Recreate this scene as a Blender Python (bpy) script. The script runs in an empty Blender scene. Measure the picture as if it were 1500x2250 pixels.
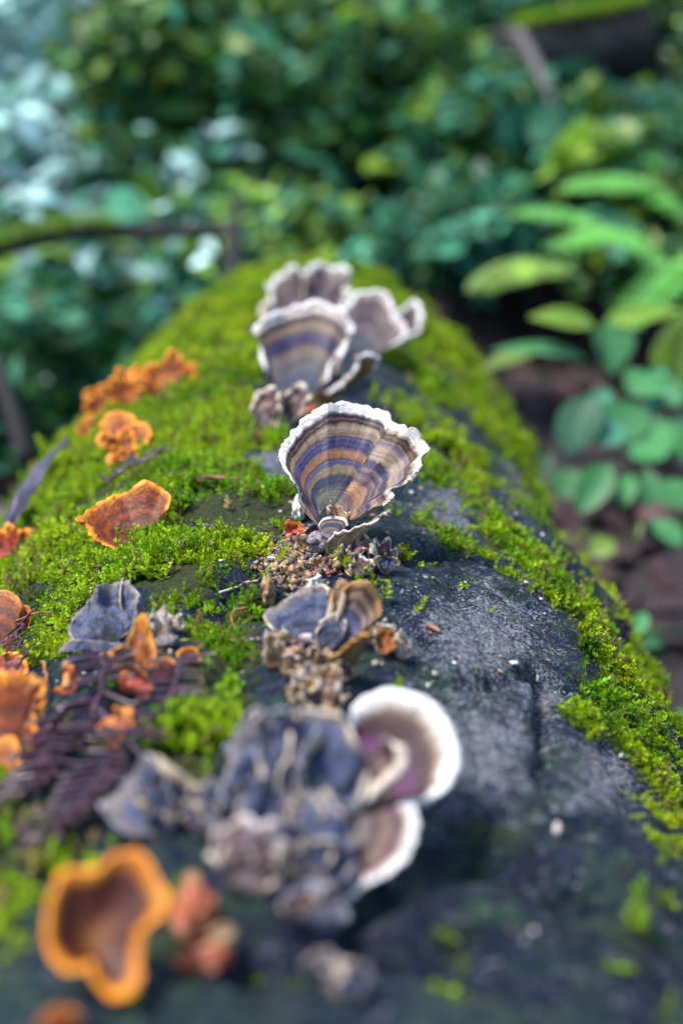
import bpy, math, random
import numpy as np
from mathutils import Vector, Matrix
random.seed(7)
rng = np.random.default_rng(11)
S = bpy.context.scene
COL = S.collection
rad = math.radians

# ------------------------------------------------------------------ camera, sky, sun, exposure
CAM = np.array((0.016, 0.0, 0.14)); PITCH = rad(16.5); YAW = rad(0.6); FPX = 3125.0
cd = bpy.data.cameras.new('camera'); cam = bpy.data.objects.new('camera', cd); COL.objects.link(cam)
cam.location = CAM; cam.rotation_euler = (rad(90)-PITCH, 0, -YAW)
cd.sensor_fit = 'VERTICAL'; cd.sensor_height = 36.0; cd.lens = 50.0
cd.clip_start = 0.01; cd.clip_end = 500
cd.dof.use_dof = True; cd.dof.focus_distance = 0.452; cd.dof.aperture_fstop = 6.3
S.camera = cam
W = bpy.data.worlds.new('World'); S.world = W; W.use_nodes = True
nt = W.node_tree; bg = nt.nodes['Background']
sky = nt.nodes.new('ShaderNodeTexSky'); sky.sky_type = 'NISHITA'; sky.sun_disc = False
SUN_EL, SUN_AZ = rad(64), rad(-95)      # azimuth from +Y towards +X
sky.sun_elevation = SUN_EL; sky.sun_rotation = SUN_AZ
nt.links.new(sky.outputs[0], bg.inputs[0]); bg.inputs[1].default_value = 0.08
sl = bpy.data.lights.new('sun', 'SUN'); sl.energy = 1.6; sl.angle = rad(14); sl.color = (1, 0.97, 0.91)
so = bpy.data.objects.new('sun', sl); COL.objects.link(so)
sd = Vector((math.sin(SUN_AZ)*math.cos(SUN_EL), math.cos(SUN_AZ)*math.cos(SUN_EL), math.sin(SUN_EL)))
so.rotation_euler = (-sd).to_track_quat('-Z', 'Y').to_euler()
S.view_settings.view_transform = 'Standard'; S.view_settings.look = 'None'
S.view_settings.gamma = 1.0; S.view_settings.use_curve_mapping = False
S.view_settings.exposure = 2.4
S.render.engine = 'CYCLES'

# ------------------------------------------------------------------ numeric helpers
def _h(ix, iy, iz):
    h = (ix.astype(np.int64)*374761393 + iy.astype(np.int64)*668265263 + iz.astype(np.int64)*2147483647) & 0xffffffff
    h = ((h ^ (h >> 13))*1274126177) & 0xffffffff
    h = (h ^ (h >> 16))
    return (h & 0xffff)/32767.5 - 1.0
def vn(p):
    p = np.asarray(p, float); i = np.floor(p); f = p-i; u = f*f*(3-2*f); i = i.astype(np.int64)
    x, y, z = i[..., 0], i[..., 1], i[..., 2]; r = 0
    for a in (0, 1):
        for b in (0, 1):
            for c in (0, 1):
                w = (u[..., 0] if a else 1-u[..., 0])*(u[..., 1] if b else 1-u[..., 1])*(u[..., 2] if c else 1-u[..., 2])
                r = r + w*_h(x+a, y+b, z+c)
    return r
def fbm(p, o=3):
    p = np.asarray(p, float); r = 0; a = 1.0
    for k in range(o):
        r = r + a*vn(p*(2.03**k)+17.3*k); a *= 0.5
    return r
def nz(v):
    v = np.asarray(v, float); return v/np.maximum(np.linalg.norm(v, axis=-1, keepdims=True), 1e-12)
FWD = np.array((math.sin(YAW)*math.cos(PITCH), math.cos(YAW)*math.cos(PITCH), -math.sin(PITCH)))
RGT = np.array((math.cos(YAW), -math.sin(YAW), 0)); UPV = np.cross(RGT, FWD)
def ray(px, py):
    px = np.asarray(px, float); py = np.asarray(py, float)
    return FWD + RGT*((px-750)/FPX)[..., None] - UPV*((py-1125)/FPX)[..., None]
def proj(P):
    d = np.asarray(P)-CAM; z = d@FWD; z = np.where(np.abs(z) < 1e-4, 1e-4, z)
    return 750+FPX*(d@RGT)/z, 1125-FPX*(d@UPV)/z, z
def at(px, py, dist):                       # a world point at a given forward distance
    return CAM + ray(px, py)*dist
def catmull(pts, n, closed=False):
    P = np.asarray(pts, float)
    if closed: Q = np.vstack([P[-1:], P, P[:2]])
    else: Q = np.vstack([2*P[0]-P[1], P, 2*P[-1]-P[-2]])
    m = len(Q)-3
    t = np.linspace(0, m, 12*m+1); k = np.minimum(t.astype(int), m-1); f = (t-k)[:, None]
    a, b, c, d = Q[k], Q[k+1], Q[k+2], Q[k+3]
    X = .5*((2*b)+(-a+c)*f+(2*a-5*b+4*c-d)*f*f+(-a+3*b-3*c+d)*f**3)
    L = np.r_[0, np.cumsum(np.linalg.norm(np.diff(X, axis=0), axis=1))]
    s = np.linspace(0, L[-1], n+1)[:-1] if closed else np.linspace(0, L[-1], n)
    return np.stack([np.interp(s, L, X[:, i]) for i in range(X.shape[1])], 1)
def inpoly(x, y, poly):
    r = np.zeros(x.shape, bool); n = len(poly)
    for i in range(n):
        x1, y1 = poly[i]; x2, y2 = poly[(i+1) % n]
        if y1 == y2: continue
        c = ((y1 > y) != (y2 > y)) & (x < (x2-x1)*(y-y1)/(y2-y1)+x1)
        r ^= c
    return r

# ------------------------------------------------------------------ mesh helpers
def mesh_np(name, V, F, mat, smooth=True, uv=None, col=None):
    V = np.asarray(V, np.float32).reshape(-1, 3); F = np.asarray(F, np.int32)
    me = bpy.data.meshes.new(name); k = F.shape[1]
    me.vertices.add(len(V)); me.vertices.foreach_set('co', V.ravel())
    me.loops.add(F.size); me.loops.foreach_set('vertex_index', F.ravel())
    me.polygons.add(len(F))
    me.polygons.foreach_set('loop_start', np.arange(0, F.size, k, dtype=np.int32))
    try: me.polygons.foreach_set('loop_total', np.full(len(F), k, np.int32))
    except Exception: pass
    me.update(calc_edges=True)
    if smooth: me.polygons.foreach_set('use_smooth', np.ones(len(F), bool))
    if uv is not None:
        l = me.uv_layers.new(name='fan'); l.data.foreach_set('uv', np.asarray(uv, np.float32)[F.ravel()].ravel())
    if col is not None:
        a = me.color_attributes.new('tint', 'FLOAT_COLOR', 'POINT')
        c = np.ones((len(V), 4), np.float32); c[:, :3] = col; a.data.foreach_set('color', c.ravel())
    me.materials.append(mat); me.update()
    return me
def link(name, me, parent=None):
    o = bpy.data.objects.new(name, me); COL.objects.link(o)
    if parent is not None: o.parent = parent
    return o
def tag(o, label, cat, group=None):
    o['label'] = label; o['category'] = cat
    if group: o['group'] = group
    return o
def thing(name, loc, label, cat, group=None):
    o = bpy.data.objects.new(name, None); COL.objects.link(o); o.location = loc; o.empty_display_size = .01
    return tag(o, label, cat, group)
def keep(o, parent):                        # parent without moving: parents here have location only
    o.parent = parent; o.matrix_parent_inverse = Matrix.Translation(parent.location).inverted()
    return o
def grid_faces(n, m, wrap_i=False, wrap_j=False, flip=False):
    I = np.arange(n if wrap_i else n-1); J = np.arange(m if wrap_j else m-1)
    i, j = np.meshgrid(I, J, indexing='ij'); i = i.ravel(); j = j.ravel()
    a = i*m+j; b = ((i+1) % n)*m+j; c = ((i+1) % n)*m+(j+1) % m; d = i*m+(j+1) % m
    F = np.stack([a, b, c, d], 1)
    return F[:, ::-1] if flip else F
def tube(path, radii, sides=8):
    P = np.asarray(path, float); n = len(P); r = np.broadcast_to(np.asarray(radii, float), (n,))
    T = nz(np.gradient(P, axis=0)); ref = np.array((0, 0, 1.0))
    if abs(T[:, 2]).mean() > .8: ref = np.array((1.0, 0, 0))
    A = nz(np.cross(T, ref)); B = np.cross(T, A)
    a = np.linspace(0, 2*np.pi, sides, endpoint=False)
    V = P[:, None]+r[:, None, None]*(np.cos(a)[None, :, None]*A[:, None]+np.sin(a)[None, :, None]*B[:, None])
    V = V.reshape(-1, 3); F = grid_faces(n, sides, wrap_j=True)
    k = len(V); V = np.vstack([V, P[:1], P[-1:]])
    s = np.arange(sides); s2 = (s+1) % sides
    c0 = np.stack([np.full(sides, k), s, s2, np.full(sides, k)], 1)
    b0 = (n-1)*sides
    c1 = np.stack([np.full(sides, k+1), b0+s2, b0+s, np.full(sides, k+1)], 1)
    return V, F, np.vstack([c0[:, :3], c1[:, :3]])
def tube_mesh(name, path, radii, mat, sides=8, bump=0.0, freq=200):
    V, F, C = tube(path, radii, sides)
    T = np.vstack([F[:, [0, 1, 2]], F[:, [0, 2, 3]], C])
    if bump: V = V + bump*np.stack([vn(V*freq), vn(V*freq+31), vn(V*freq+77)], 1)
    return mesh_np(name, V, T, mat)

# ------------------------------------------------------------------ materials
def newmat(name):
    m = bpy.data.materials.new(name); m.use_nodes = True
    t = m.node_tree; return m, t, t.nodes['Principled BSDF']
def N(t, typ, **kw):
    n = t.nodes.new(typ)
    for k, v in kw.items():
        if k.startswith('i_'): n.inputs[k[2:].replace('_', ' ')].default_value = v
        else: setattr(n, k, v)
    return n
def ramp(t, stops, interp='LINEAR'):
    n = t.nodes.new('ShaderNodeValToRGB'); cr = n.color_ramp; cr.interpolation = interp
    while len(cr.elements) < len(stops): cr.elements.new(0.5)
    for e, (p, c) in zip(cr.elements, sorted(stops)):
        e.position = p; e.color = (*c, 1) if len(c) == 3 else c
    return n
def mix(t, fac, a, b, mode='MIX'):
    n = t.nodes.new('ShaderNodeMix'); n.data_type = 'RGBA'; n.blend_type = mode
    for s, v in ((n.inputs[0], fac), (n.inputs[6], a), (n.inputs[7], b)):
        if hasattr(v, 'is_linked') or hasattr(v, 'links'): t.links.new(v, s)
        elif isinstance(v, (int, float)): s.default_value = v
        else: s.default_value = (*v, 1)
    return n.outputs[2]
def math_n(t, op, a, b=0.0, c=0.0):
    n = t.nodes.new('ShaderNodeMath'); n.operation = op
    for s, v in zip(n.inputs, (a, b, c)):
        if hasattr(v, 'links'): t.links.new(v, s)
        else: s.default_value = v
    return n.outputs[0]
def noise(t, scale, detail=4, rough=.6, vec=None, dist=0.0):
    n = t.nodes.new('ShaderNodeTexNoise'); n.inputs['Scale'].default_value = scale
    n.inputs['Detail'].default_value = detail; n.inputs['Roughness'].default_value = rough
    n.inputs['Distortion'].default_value = dist
    if vec is not None: t.links.new(vec, n.inputs['Vector'])
    return n.outputs['Fac']
def bump(t, b, h, strength, dist):
    n = t.nodes.new('ShaderNodeBump'); n.inputs['Strength'].default_value = strength
    n.inputs['Distance'].default_value = dist
    t.links.new(h, n.inputs['Height']); t.links.new(n.outputs[0], b.inputs['Normal']); return n
def position(t):
    return t.nodes.new('ShaderNodeNewGeometry').outputs['Position']
def speckled(name, stops, scale, rough=.7, bstr=.6, bdist=.001, detail=5, spec=.3, coarse=None):
    m, t, b = newmat(name); p = position(t)
    f = noise(t, scale, detail, .65, p)
    r = ramp(t, stops); t.links.new(f, r.inputs[0]); c = r.outputs[0]
    t.links.new(c, b.inputs['Base Color']); b.inputs['Roughness'].default_value = rough
    b.inputs['Specular IOR Level'].default_value = spec
    h = noise(t, scale*2.2, 5, .6, p); bump(t, b, h, bstr, bdist)
    return m
def rimmat(name, inner, stops, scale, rough=.7, bstr=.7, bdist=.0006, spec=.3):
    m, t, b = newmat(name); p = position(t)
    uv = N(t, 'ShaderNodeUVMap', uv_map='fan'); sp = t.nodes.new('ShaderNodeSeparateXYZ'); t.links.new(uv.outputs[0], sp.inputs[0])
    f = noise(t, scale, 5, .65, p); r = ramp(t, stops); t.links.new(f, r.inputs[0])
    w = math_n(t, 'ADD', sp.outputs[1], math_n(t, 'MULTIPLY', math_n(t, 'SUBTRACT', noise(t, scale*.6, 4, .65, p), .5), .9))
    rr = ramp(t, [(.22, (0,)*3), (.80, (1,)*3)]); t.links.new(w, rr.inputs[0])
    c = mix(t, rr.outputs[0], inner, r.outputs[0])
    dn = ramp(t, [(.60, (0,)*3), (.72, (1,)*3)]); t.links.new(noise(t, scale*.45, 5, .7, p), dn.inputs[0])
    c = mix(t, math_n(t, 'MULTIPLY', dn.outputs[0], .55), c, inner)
    t.links.new(c, b.inputs['Base Color']); b.inputs['Roughness'].default_value = rough; b.inputs['Specular IOR Level'].default_value = spec
    bump(t, b, noise(t, scale*2.2, 5, .6, p), bstr, bdist)
    return m
def leafmat(name, ca, cb, rough=.38, trans=.25, scale=30, spec=.5, var=1.0):
    m, t, b = newmat(name); p = position(t)
    oi = t.nodes.new('ShaderNodeObjectInfo')
    f = noise(t, scale, 3, .6, p); r = ramp(t, [(.3, ca), (.7, cb)]); t.links.new(f, r.inputs[0])
    gi = t.nodes.new('ShaderNodeNewGeometry')
    v = math_n(t, 'FRACT', math_n(t, 'ADD', oi.outputs['Random'], gi.outputs['Random Per Island']))
    v = math_n(t, 'MULTIPLY_ADD', math_n(t, 'POWER', v, 2.2), var, 1.05-min(var*.32, .5))
    hs = t.nodes.new('ShaderNodeHueSaturation'); t.links.new(v, hs.inputs['Value']); t.links.new(r.outputs[0], hs.inputs['Color'])
    c = hs.outputs[0]
    tc = t.nodes.new('ShaderNodeTexCoord'); sx = t.nodes.new('ShaderNodeSeparateXYZ'); t.links.new(tc.outputs['Object'], sx.inputs[0])
    ax = math_n(t, 'ABSOLUTE', sx.outputs[0])
    sw = math_n(t, 'SINE', math_n(t, 'MULTIPLY', math_n(t, 'SUBTRACT', sx.outputs[1], math_n(t, 'MULTIPLY', ax, .8)), 58.0))
    vr = ramp(t, [(.80, (0,)*3), (.97, (1,)*3)]); t.links.new(math_n(t, 'MULTIPLY_ADD', sw, .5, .5), vr.inputs[0])
    mr = ramp(t, [(.008, (1,)*3), (.022, (0,)*3)]); t.links.new(ax, mr.inputs[0])
    vv = math_n(t, 'MAXIMUM', math_n(t, 'MULTIPLY', vr.outputs[0], .35), mr.outputs[0])
    hv = t.nodes.new('ShaderNodeHueSaturation'); hv.inputs['Value'].default_value = 1.7; hv.inputs['Saturation'].default_value = .85; t.links.new(c, hv.inputs['Color'])
    c = mix(t, math_n(t, 'MULTIPLY', vv, .7), c, hv.outputs[0])
    br = ramp(t, [(.62, (0,)*3), (.70, (1,)*3)]); t.links.new(noise(t, scale*3, 4, .65, p), br.inputs[0])
    c = mix(t, math_n(t, 'MULTIPLY', br.outputs[0], .6), c, (.06, .045, .015))
    t.links.new(c, b.inputs['Base Color']); b.inputs['Roughness'].default_value = rough
    b.inputs['Specular IOR Level'].default_value = spec
    tr = t.nodes.new('ShaderNodeBsdfTranslucent'); t.links.new(c, tr.inputs[0])
    mx = t.nodes.new('ShaderNodeMixShader'); mx.inputs[0].default_value = trans
    t.links.new(b.outputs[0], mx.inputs[1]); t.links.new(tr.outputs[0], mx.inputs[2])
    t.links.new(mx.outputs[0], t.nodes['Material Output'].inputs[0])
    return m
def fanmat(name, stops, wob=.035, streak=.35, rough=.55, bdist=.0006, spot=None, spotamt=.0, spec=.35, zone=.6):
    """zoned cap: colour by distance from the point of attachment, with fine radial fibres"""
    m, t, b = newmat(name)
    uv = N(t, 'ShaderNodeUVMap', uv_map='fan'); sp = t.nodes.new('ShaderNodeSeparateXYZ')
    t.links.new(uv.outputs[0], sp.inputs[0]); p = position(t)
    wv = t.nodes.new('ShaderNodeCombineXYZ'); t.links.new(math_n(t, 'MULTIPLY', sp.outputs[0], 3.3), wv.inputs[0]); t.links.new(math_n(t, 'MULTIPLY', sp.outputs[1], 4.0), wv.inputs[1])
    w0 = noise(t, 1.0, 3, .6, wv.outputs[0]); w1 = noise(t, 130, 3, .6, p); w2 = noise(t, 600, 3, .6, p)
    v = math_n(t, 'ADD', sp.outputs[1], math_n(t, 'MULTIPLY', math_n(t, 'SUBTRACT', w1, .5), wob*2.2))
    v = math_n(t, 'ADD', v, math_n(t, 'MULTIPLY', math_n(t, 'SUBTRACT', w0, .5), .10))
    v = math_n(t, 'ADD', v, math_n(t, 'MULTIPLY', math_n(t, 'SUBTRACT', w2, .5), wob*1.7))
    r = ramp(t, stops); t.links.new(v, r.inputs[0])
    cv = t.nodes.new('ShaderNodeCombineXYZ'); t.links.new(math_n(t, 'MULTIPLY', v, 46), cv.inputs[1]); t.links.new(math_n(t, 'MULTIPLY', sp.outputs[0], 1.5), cv.inputs[0])
    fs = ramp(t, [(.36, (.52, .50, .54)), (.55, (1.05,)*3), (.7, (1.3, 1.27, 1.22))]); t.links.new(noise(t, 1.0, 3, .6, cv.outputs[0]), fs.inputs[0])
    mp = t.nodes.new('ShaderNodeMapping'); mp.inputs['Scale'].default_value = (90, 7, 1)
    t.links.new(uv.outputs[0], mp.inputs[0])
    st = noise(t, 1.0, 4, .6, mp.outputs[0])
    sr = ramp(t, [(.3, (1-streak,)*3), (.7, (1+streak*.4,)*3)]); t.links.new(st, sr.inputs[0])
    c = mix(t, 1.0, mix(t, 1.0, r.outputs[0], fs.outputs[0], 'MULTIPLY'), sr.outputs[0], 'MULTIPLY')
    if spot is not None:
        sn = noise(t, 260, 5, .7, p); rr = ramp(t, [(.5, (0,)*3), (.66, (1,)*3)]); t.links.new(sn, rr.inputs[0])
        c = mix(t, math_n(t, 'MULTIPLY', rr.outputs[0], spotamt), c, spot)
    t.links.new(c, b.inputs['Base Color'])
    b.inputs['Roughness'].default_value = rough; b.inputs['Specular IOR Level'].default_value = spec*.6
    rb = t.nodes.new('ShaderNodeRGBToBW'); t.links.new(r.outputs[0], rb.inputs[0])
    hh = math_n(t, 'ADD', math_n(t, 'MULTIPLY', rb.outputs[0], zone*2), math_n(t, 'ADD', math_n(t, 'MULTIPLY', st, .35), math_n(t, 'MULTIPLY', w2, .5)))
    bump(t, b, hh, .8, bdist)
    return m
WHITE = (.74, .71, .67)
TURKEY = [(0, (0.039, 0.045, 0.045)), (.12, (0.095, 0.078, 0.056)), (.19, (0.050, 0.056, 0.056)), (.25, (0.013, 0.017, 0.033)), (.31, (0.020, 0.020, 0.045)), (.335, (0.129, 0.095, 0.056)),
          (.39, (0.140, 0.095, 0.056)), (.415, (0.028, 0.033, 0.073)), (.44, (0.050, 0.056, 0.112)), (.46, (0.025, 0.025, 0.056)), (.485, (0.167, 0.067, 0.023)), (.53, (0.184, 0.095, 0.050)),
          (.575, (0.134, 0.061, 0.056)), (.60, (0.017, 0.011, 0.045)), (.635, (0.045, 0.041, 0.106)), (.655, (0.017, 0.013, 0.056)), (.68, (0.067, 0.056, 0.095)), (.695, (0.023, 0.017, 0.050)), (.72, (0.157, 0.106, 0.073)),
          (.79, (0.184, 0.134, 0.092)), (.808, (0.056, 0.028, 0.028)), (.822, (0.006, 0.004, 0.005)), (.842, (0.112, 0.061, 0.039)), (.86, (0.006, 0.004, 0.005)), (.885, (0.045, 0.028, 0.045)), (.915, (.60, .55, .49))]
TURKEY_R = [(0, (0.180, 0.132, 0.084)), (.12, (0.060, 0.036, 0.048)), (.2, (0.216, 0.096, 0.042)), (.30, (0.228, 0.138, 0.078)), (.34, (0.048, 0.018, 0.030)), (.40, (0.120, 0.072, 0.072)), (.43, (0.018, 0.012, 0.042)),
            (.47, (0.144, 0.090, 0.072)), (.50, (0.018, 0.015, 0.048)), (.56, (0.030, 0.018, 0.048)), (.60, (0.204, 0.150, 0.102)), (.72, (0.198, 0.138, 0.102)), (.76, (0.072, 0.054, 0.096)), (.79, (0.168, 0.114, 0.090)), (.82, (0.018, 0.007, 0.007)),
            (.845, (0.102, 0.054, 0.030)), (.87, (0.018, 0.007, 0.007)), (.90, (0.180, 0.132, 0.102)), (.95, (.55, .48, .41))]
TURKEY_B = [(0, (0.019, 0.025, 0.043)), (.2, (0.037, 0.043, 0.068)), (.35, (0.081, 0.071, 0.077)), (.47, (0.118, 0.090, 0.074)), (.53, (0.112, 0.074, 0.056)), (.57, (0.019, 0.015, 0.043)), (.63, (0.031, 0.028, 0.074)), (.67, (0.019, 0.015, 0.050)), (.70, (0.074, 0.050, 0.046)),
            (.74, (0.149, 0.105, 0.074)), (.79, (0.161, 0.112, 0.081)), (.815, (0.037, 0.019, 0.019)), (.84, (0.074, 0.043, 0.037)), (.865, (0.031, 0.015, 0.015)), (.91, (.5, .44, .38))]
MAUVE = [(0, (0.019, 0.028, 0.037)), (.25, (0.037, 0.037, 0.053)), (.45, (0.093, 0.065, 0.068)), (.58, (0.028, 0.019, 0.031)), (.66, (0.105, 0.071, 0.068)), (.76, (0.062, 0.040, 0.046)), (.8, (0.124, 0.087, 0.077)), (.86, (0.081, 0.050, 0.046)), (.93, (.5, .44, .4))]
GREYCAP = [(0, (.04, .034, .035)), (.2, (.014, .016, .028)), (.35, (.05, .06, .115)), (.45, (.014, .015, .03)), (.6, (.055, .075, .145)), (.68, (.010, .014, .040)), (.76, (.05, .066, .130)), (.86, (.065, .075, .125)), (.93, (.17, .135, .115)), (1, (.24, .20, .18))]
BROWNCAP = [(0, (0.060, 0.045, 0.045)), (.3, (0.150, 0.112, 0.098)), (.45, (0.038, 0.022, 0.030)), (.6, (0.165, 0.105, 0.075)), (.75, (0.075, 0.026, 0.045)), (.86, (0.135, 0.083, 0.075)), (.95, (.5, .44, .42))]
PURPLECAP = [(0, (.13, .085, .06)), (.3, (.06, .022, .03)), (.45, (.09, .022, .085)), (.6, (.045, .014, .025)), (.72, (.04, .016, .016)), (.80, (.12, .07, .055)), (.88, (.35, .27, .23)), (.94, (.66, .60, .56))]
EARCAP = [(0, (0.084, 0.077, 0.084)), (.3, (0.049, 0.049, 0.084)), (.5, (0.070, 0.070, 0.126)), (.58, (0.035, 0.028, 0.070)), (.64, (0.210, 0.154, 0.112)), (.72, (0.063, 0.028, 0.035)), (.8, (0.210, 0.140, 0.091)), (.88, (0.070, 0.032, 0.021)), (.96, (0.252, 0.140, 0.056))]
ORANGE = [(0, (.05, .014, .006)), (.3, (.15, .024, .004)), (.42, (.06, .010, .004)), (.55, (.21, .040, .004)), (.66, (.09, .015, .004)), (.78, (.22, .045, .005)), (.86, (.16, .03, .005)), (.95, (.50, .17, .012))]
ORANGE2 = [(0, (.22, .08, .015)), (.4, (.34, .10, .012)), (.6, (.16, .03, .006)), (.8, (.36, .11, .010)), (.95, (.60, .24, .025))]
CUP = [(0, (.20, .08, .012)), (.22, (.13, .04, .007)), (.42, (.06, .012, .004)), (.7, (.05, .009, .003)), (.80, (.06, .013, .004)), (.88, (.30, .09, .008)), (.95, (.5, .17, .01))]
RED = [(0, (.22, .04, .03)), (.4, (.32, .035, .014)), (.7, (.24, .024, .008)), (.95, (.50, .12, .02))]
M = {}
M['turkey'] = fanmat('zoned_cap', TURKEY, .022); M['turkey_r'] = fanmat('zoned_cap_brown', TURKEY_R, .03, .18)
M['turkey_b'] = fanmat('zoned_cap_grey', TURKEY_B, .03); M['mauve'] = fanmat('mauve_cap', MAUVE, .04)
M['grey'] = fanmat('weathered_grey_cap', GREYCAP, .14, .5, .6, .0014, (.20, .18, .19), .4)
M['brown'] = fanmat('dull_brown_cap', BROWNCAP, .06); M['purple'] = fanmat('purple_brown_cap', PURPLECAP, .04, .2)
M['ear'] = fanmat('thin_zoned_ear', EARCAP, .03)
M['orange'] = fanmat('rust_cap', ORANGE, .09, .55, .38, .0009, spec=.35); M['orange2'] = fanmat('orange_cap', ORANGE2, .08, .3, .4)
M['cup'] = fanmat('rust_cup', CUP, .05, .3, .4); M['pale_flake'] = fanmat('pale_flake', [(0, (.18, .09, .04)), (.35, (.34, .26, .19)), (.7, (.44, .40, .36)), (1, (.30, .22, .17))], .2, .3, .7, .0008, (.24, .10, .03), .5); M['tan_flake'] = fanmat('tan_flake', [(0, (.16, .085, .04)), (.5, (.32, .19, .085)), (.8, (.22, .12, .055)), (1, (.42, .30, .18))], .15, .4, .6, .0008); M['red'] = fanmat('red_cap', RED, .1, .3, .35, spec=.5)
M['white_rim'] = rimmat('cream_margin', (.26, .19, .14), [(.3, (.48, .44, .39)), (.5, (.62, .60, .58)), (.8, (.70, .70, .70))], 420, .75, .8, .0006)
M['tan_rim'] = rimmat('tan_margin', (.16, .11, .08), [(.3, (.34, .26, .19)), (.5, (.50, .42, .33)), (.75, (.62, .56, .48))], 500, .75, .7, .0005)
M['grey_rim'] = rimmat('pale_grey_margin', (.06, .055, .075), [(.3, (.085, .09, .13)), (.5, (.19, .19, .24)), (.75, (.32, .31, .34))], 300, .7, .7, .0006)
M['orange_rim'] = rimmat('orange_margin', (.24, .055, .006), [(.3, (.50, .13, .005)), (.5, (.66, .22, .007)), (.75, (.74, .31, .015))], 260, .5, .5, .0005, spec=.3)
M['ochre_rim'] = speckled('ochre_margin', [(.3, (.36, .16, .03)), (.6, (.46, .24, .06))], 300, .55, .5, .0004)
M['red_rim'] = rimmat('red_orange_margin', (.2, .03, .006), [(.3, (.42, .06, .008)), (.6, (.55, .12, .012))], 300, .5, .4, .0004)
M['pore_tan'] = speckled('tan_pores', [(.3, (.20, .14, .08)), (.55, (.36, .28, .19)), (.75, (.48, .40, .30))], 900, .8, .7, .0004)
M['pore_ochre'] = speckled('ochre_pores', [(.3, (.14, .08, .03)), (.6, (.28, .17, .07))], 600, .8, .7, .0004)
M['pore_orange'] = speckled('orange_underside', [(.3, (.34, .11, .015)), (.6, (.52, .2, .03))], 400, .6, .5, .0004)
M['crumb_tan'] = speckled('crumbling_tan_flesh', [(.3, (.10, .05, .03)), (.45, (.22, .13, .065)), (.6, (.34, .22, .11)), (.75, (.46, .36, .24))], 330, .8, 1, .001)
M['crumb_pale'] = speckled('pale_chalky_flesh', [(.28, (.22, .10, .05)), (.42, (.55, .47, .40)), (.6, (.70, .67, .64)), (.75, (.42, .2, .06))], 280, .8, 1, .001)
M['crumb_grey'] = speckled('dark_grey_flesh', [(.3, (.04, .035, .05)), (.5, (.17, .14, .15)), (.7, (.34, .29, .25))], 300, .75, 1, .001)
M['crumb_rust'] = speckled('rust_flesh', [(.3, (.20, .035, .02)), (.5, (.36, .08, .03)), (.7, (.50, .28, .16))], 260, .6, 1, .001)
M['needle'] = speckled('dead_needle', [(.3, (.014, .003, .006)), (.55, (.034, .007, .012)), (.75, (.060, .018, .030))], 160, .33, .3, .0003, spec=.6)
M['twig'] = speckled('red_brown_twig', [(.3, (.10, .035, .015)), (.6, (.26, .10, .04))], 300, .5, .4, .0003)
M['straw'] = speckled('pale_straw', [(.3, (.40, .36, .26)), (.6, (.6, .56, .44))], 300, .5, .3, .0003)
M['wood_chip'] = speckled('wood_chip', [(.3, (.10, .05, .03)), (.6, (.26, .14, .09))], 300, .6, .5, .0004)
M['dark_bark'] = speckled('dark_bark', [(.3, (.003, .003, .003)), (.6, (.012, .010, .010))], 40, .7, .8, .004)
M['purple_bark'] = speckled('dark_purple_bark', [(.3, (.018, .012, .022)), (.6, (.05, .035, .055))], 60, .4, .6, .002, spec=.6)
M['grey_twig'] = speckled('grey_twig', [(.3, (.04, .036, .034)), (.6, (.09, .08, .078))], 40, .7, .6, .002)
M['leaf_dark'] = leafmat('dark_leaf', (.006, .030, .005), (.020, .075, .011), .55, .2, 20, .12, 1.9)
M['leaf_teal'] = leafmat('sky_tinted_leaf', (.015, .090, .044), (.045, .18, .105), .5, .25, 20, .18, 1.8)  # cool sky reflection on the foliage put into the teal base colour
M['leaf_lime'] = leafmat('lime_leaf', (.10, .20, .012), (.15, .26, .02), .42, .35, 20, .4)
M['leaf_skylit'] = leafmat('skylit_leaf', (.28, .48, .46), (.42, .62, .62), .5, .35, 20, .4)  # bright skylight and haze on distant leaves painted in as a pale colour
M['leaf_mid'] = leafmat('fresh_leaf', (.032, .16, .045), (.055, .21, .07), .5, .35, 25, .25, .7)
M['leaf_fern'] = leafmat('fern_leaf', (.08, .30, .05), (.13, .38, .06), .5, .4, 25, .2, .6)
M['stem_green'] = speckled('green_stem', [(.3, (.03, .06, .02)), (.6, (.06, .10, .03))], 60, .5, .4, .001)
M['litter'] = leafmat('dead_leaf', (.018, .008, .008), (.06, .028, .028), .6, .1, 15, .5)

def mossmat(name):
    m, t, b = newmat(name)
    a = N(t, 'ShaderNodeAttribute', attribute_name='tint')
    t.links.new(a.outputs['Color'], b.inputs['Base Color']); b.inputs['Roughness'].default_value = .5
    b.inputs['Specular IOR Level'].default_value = .15
    tr = t.nodes.new('ShaderNodeBsdfTranslucent'); t.links.new(a.outputs['Color'], tr.inputs[0])
    mx = t.nodes.new('ShaderNodeMixShader'); mx.inputs[0].default_value = .35
    t.links.new(b.outputs[0], mx.inputs[1]); t.links.new(tr.outputs[0], mx.inputs[2])
    t.links.new(mx.outputs[0], t.nodes['Material Output'].inputs[0]); return m
M['moss'] = mossmat('moss')

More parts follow.
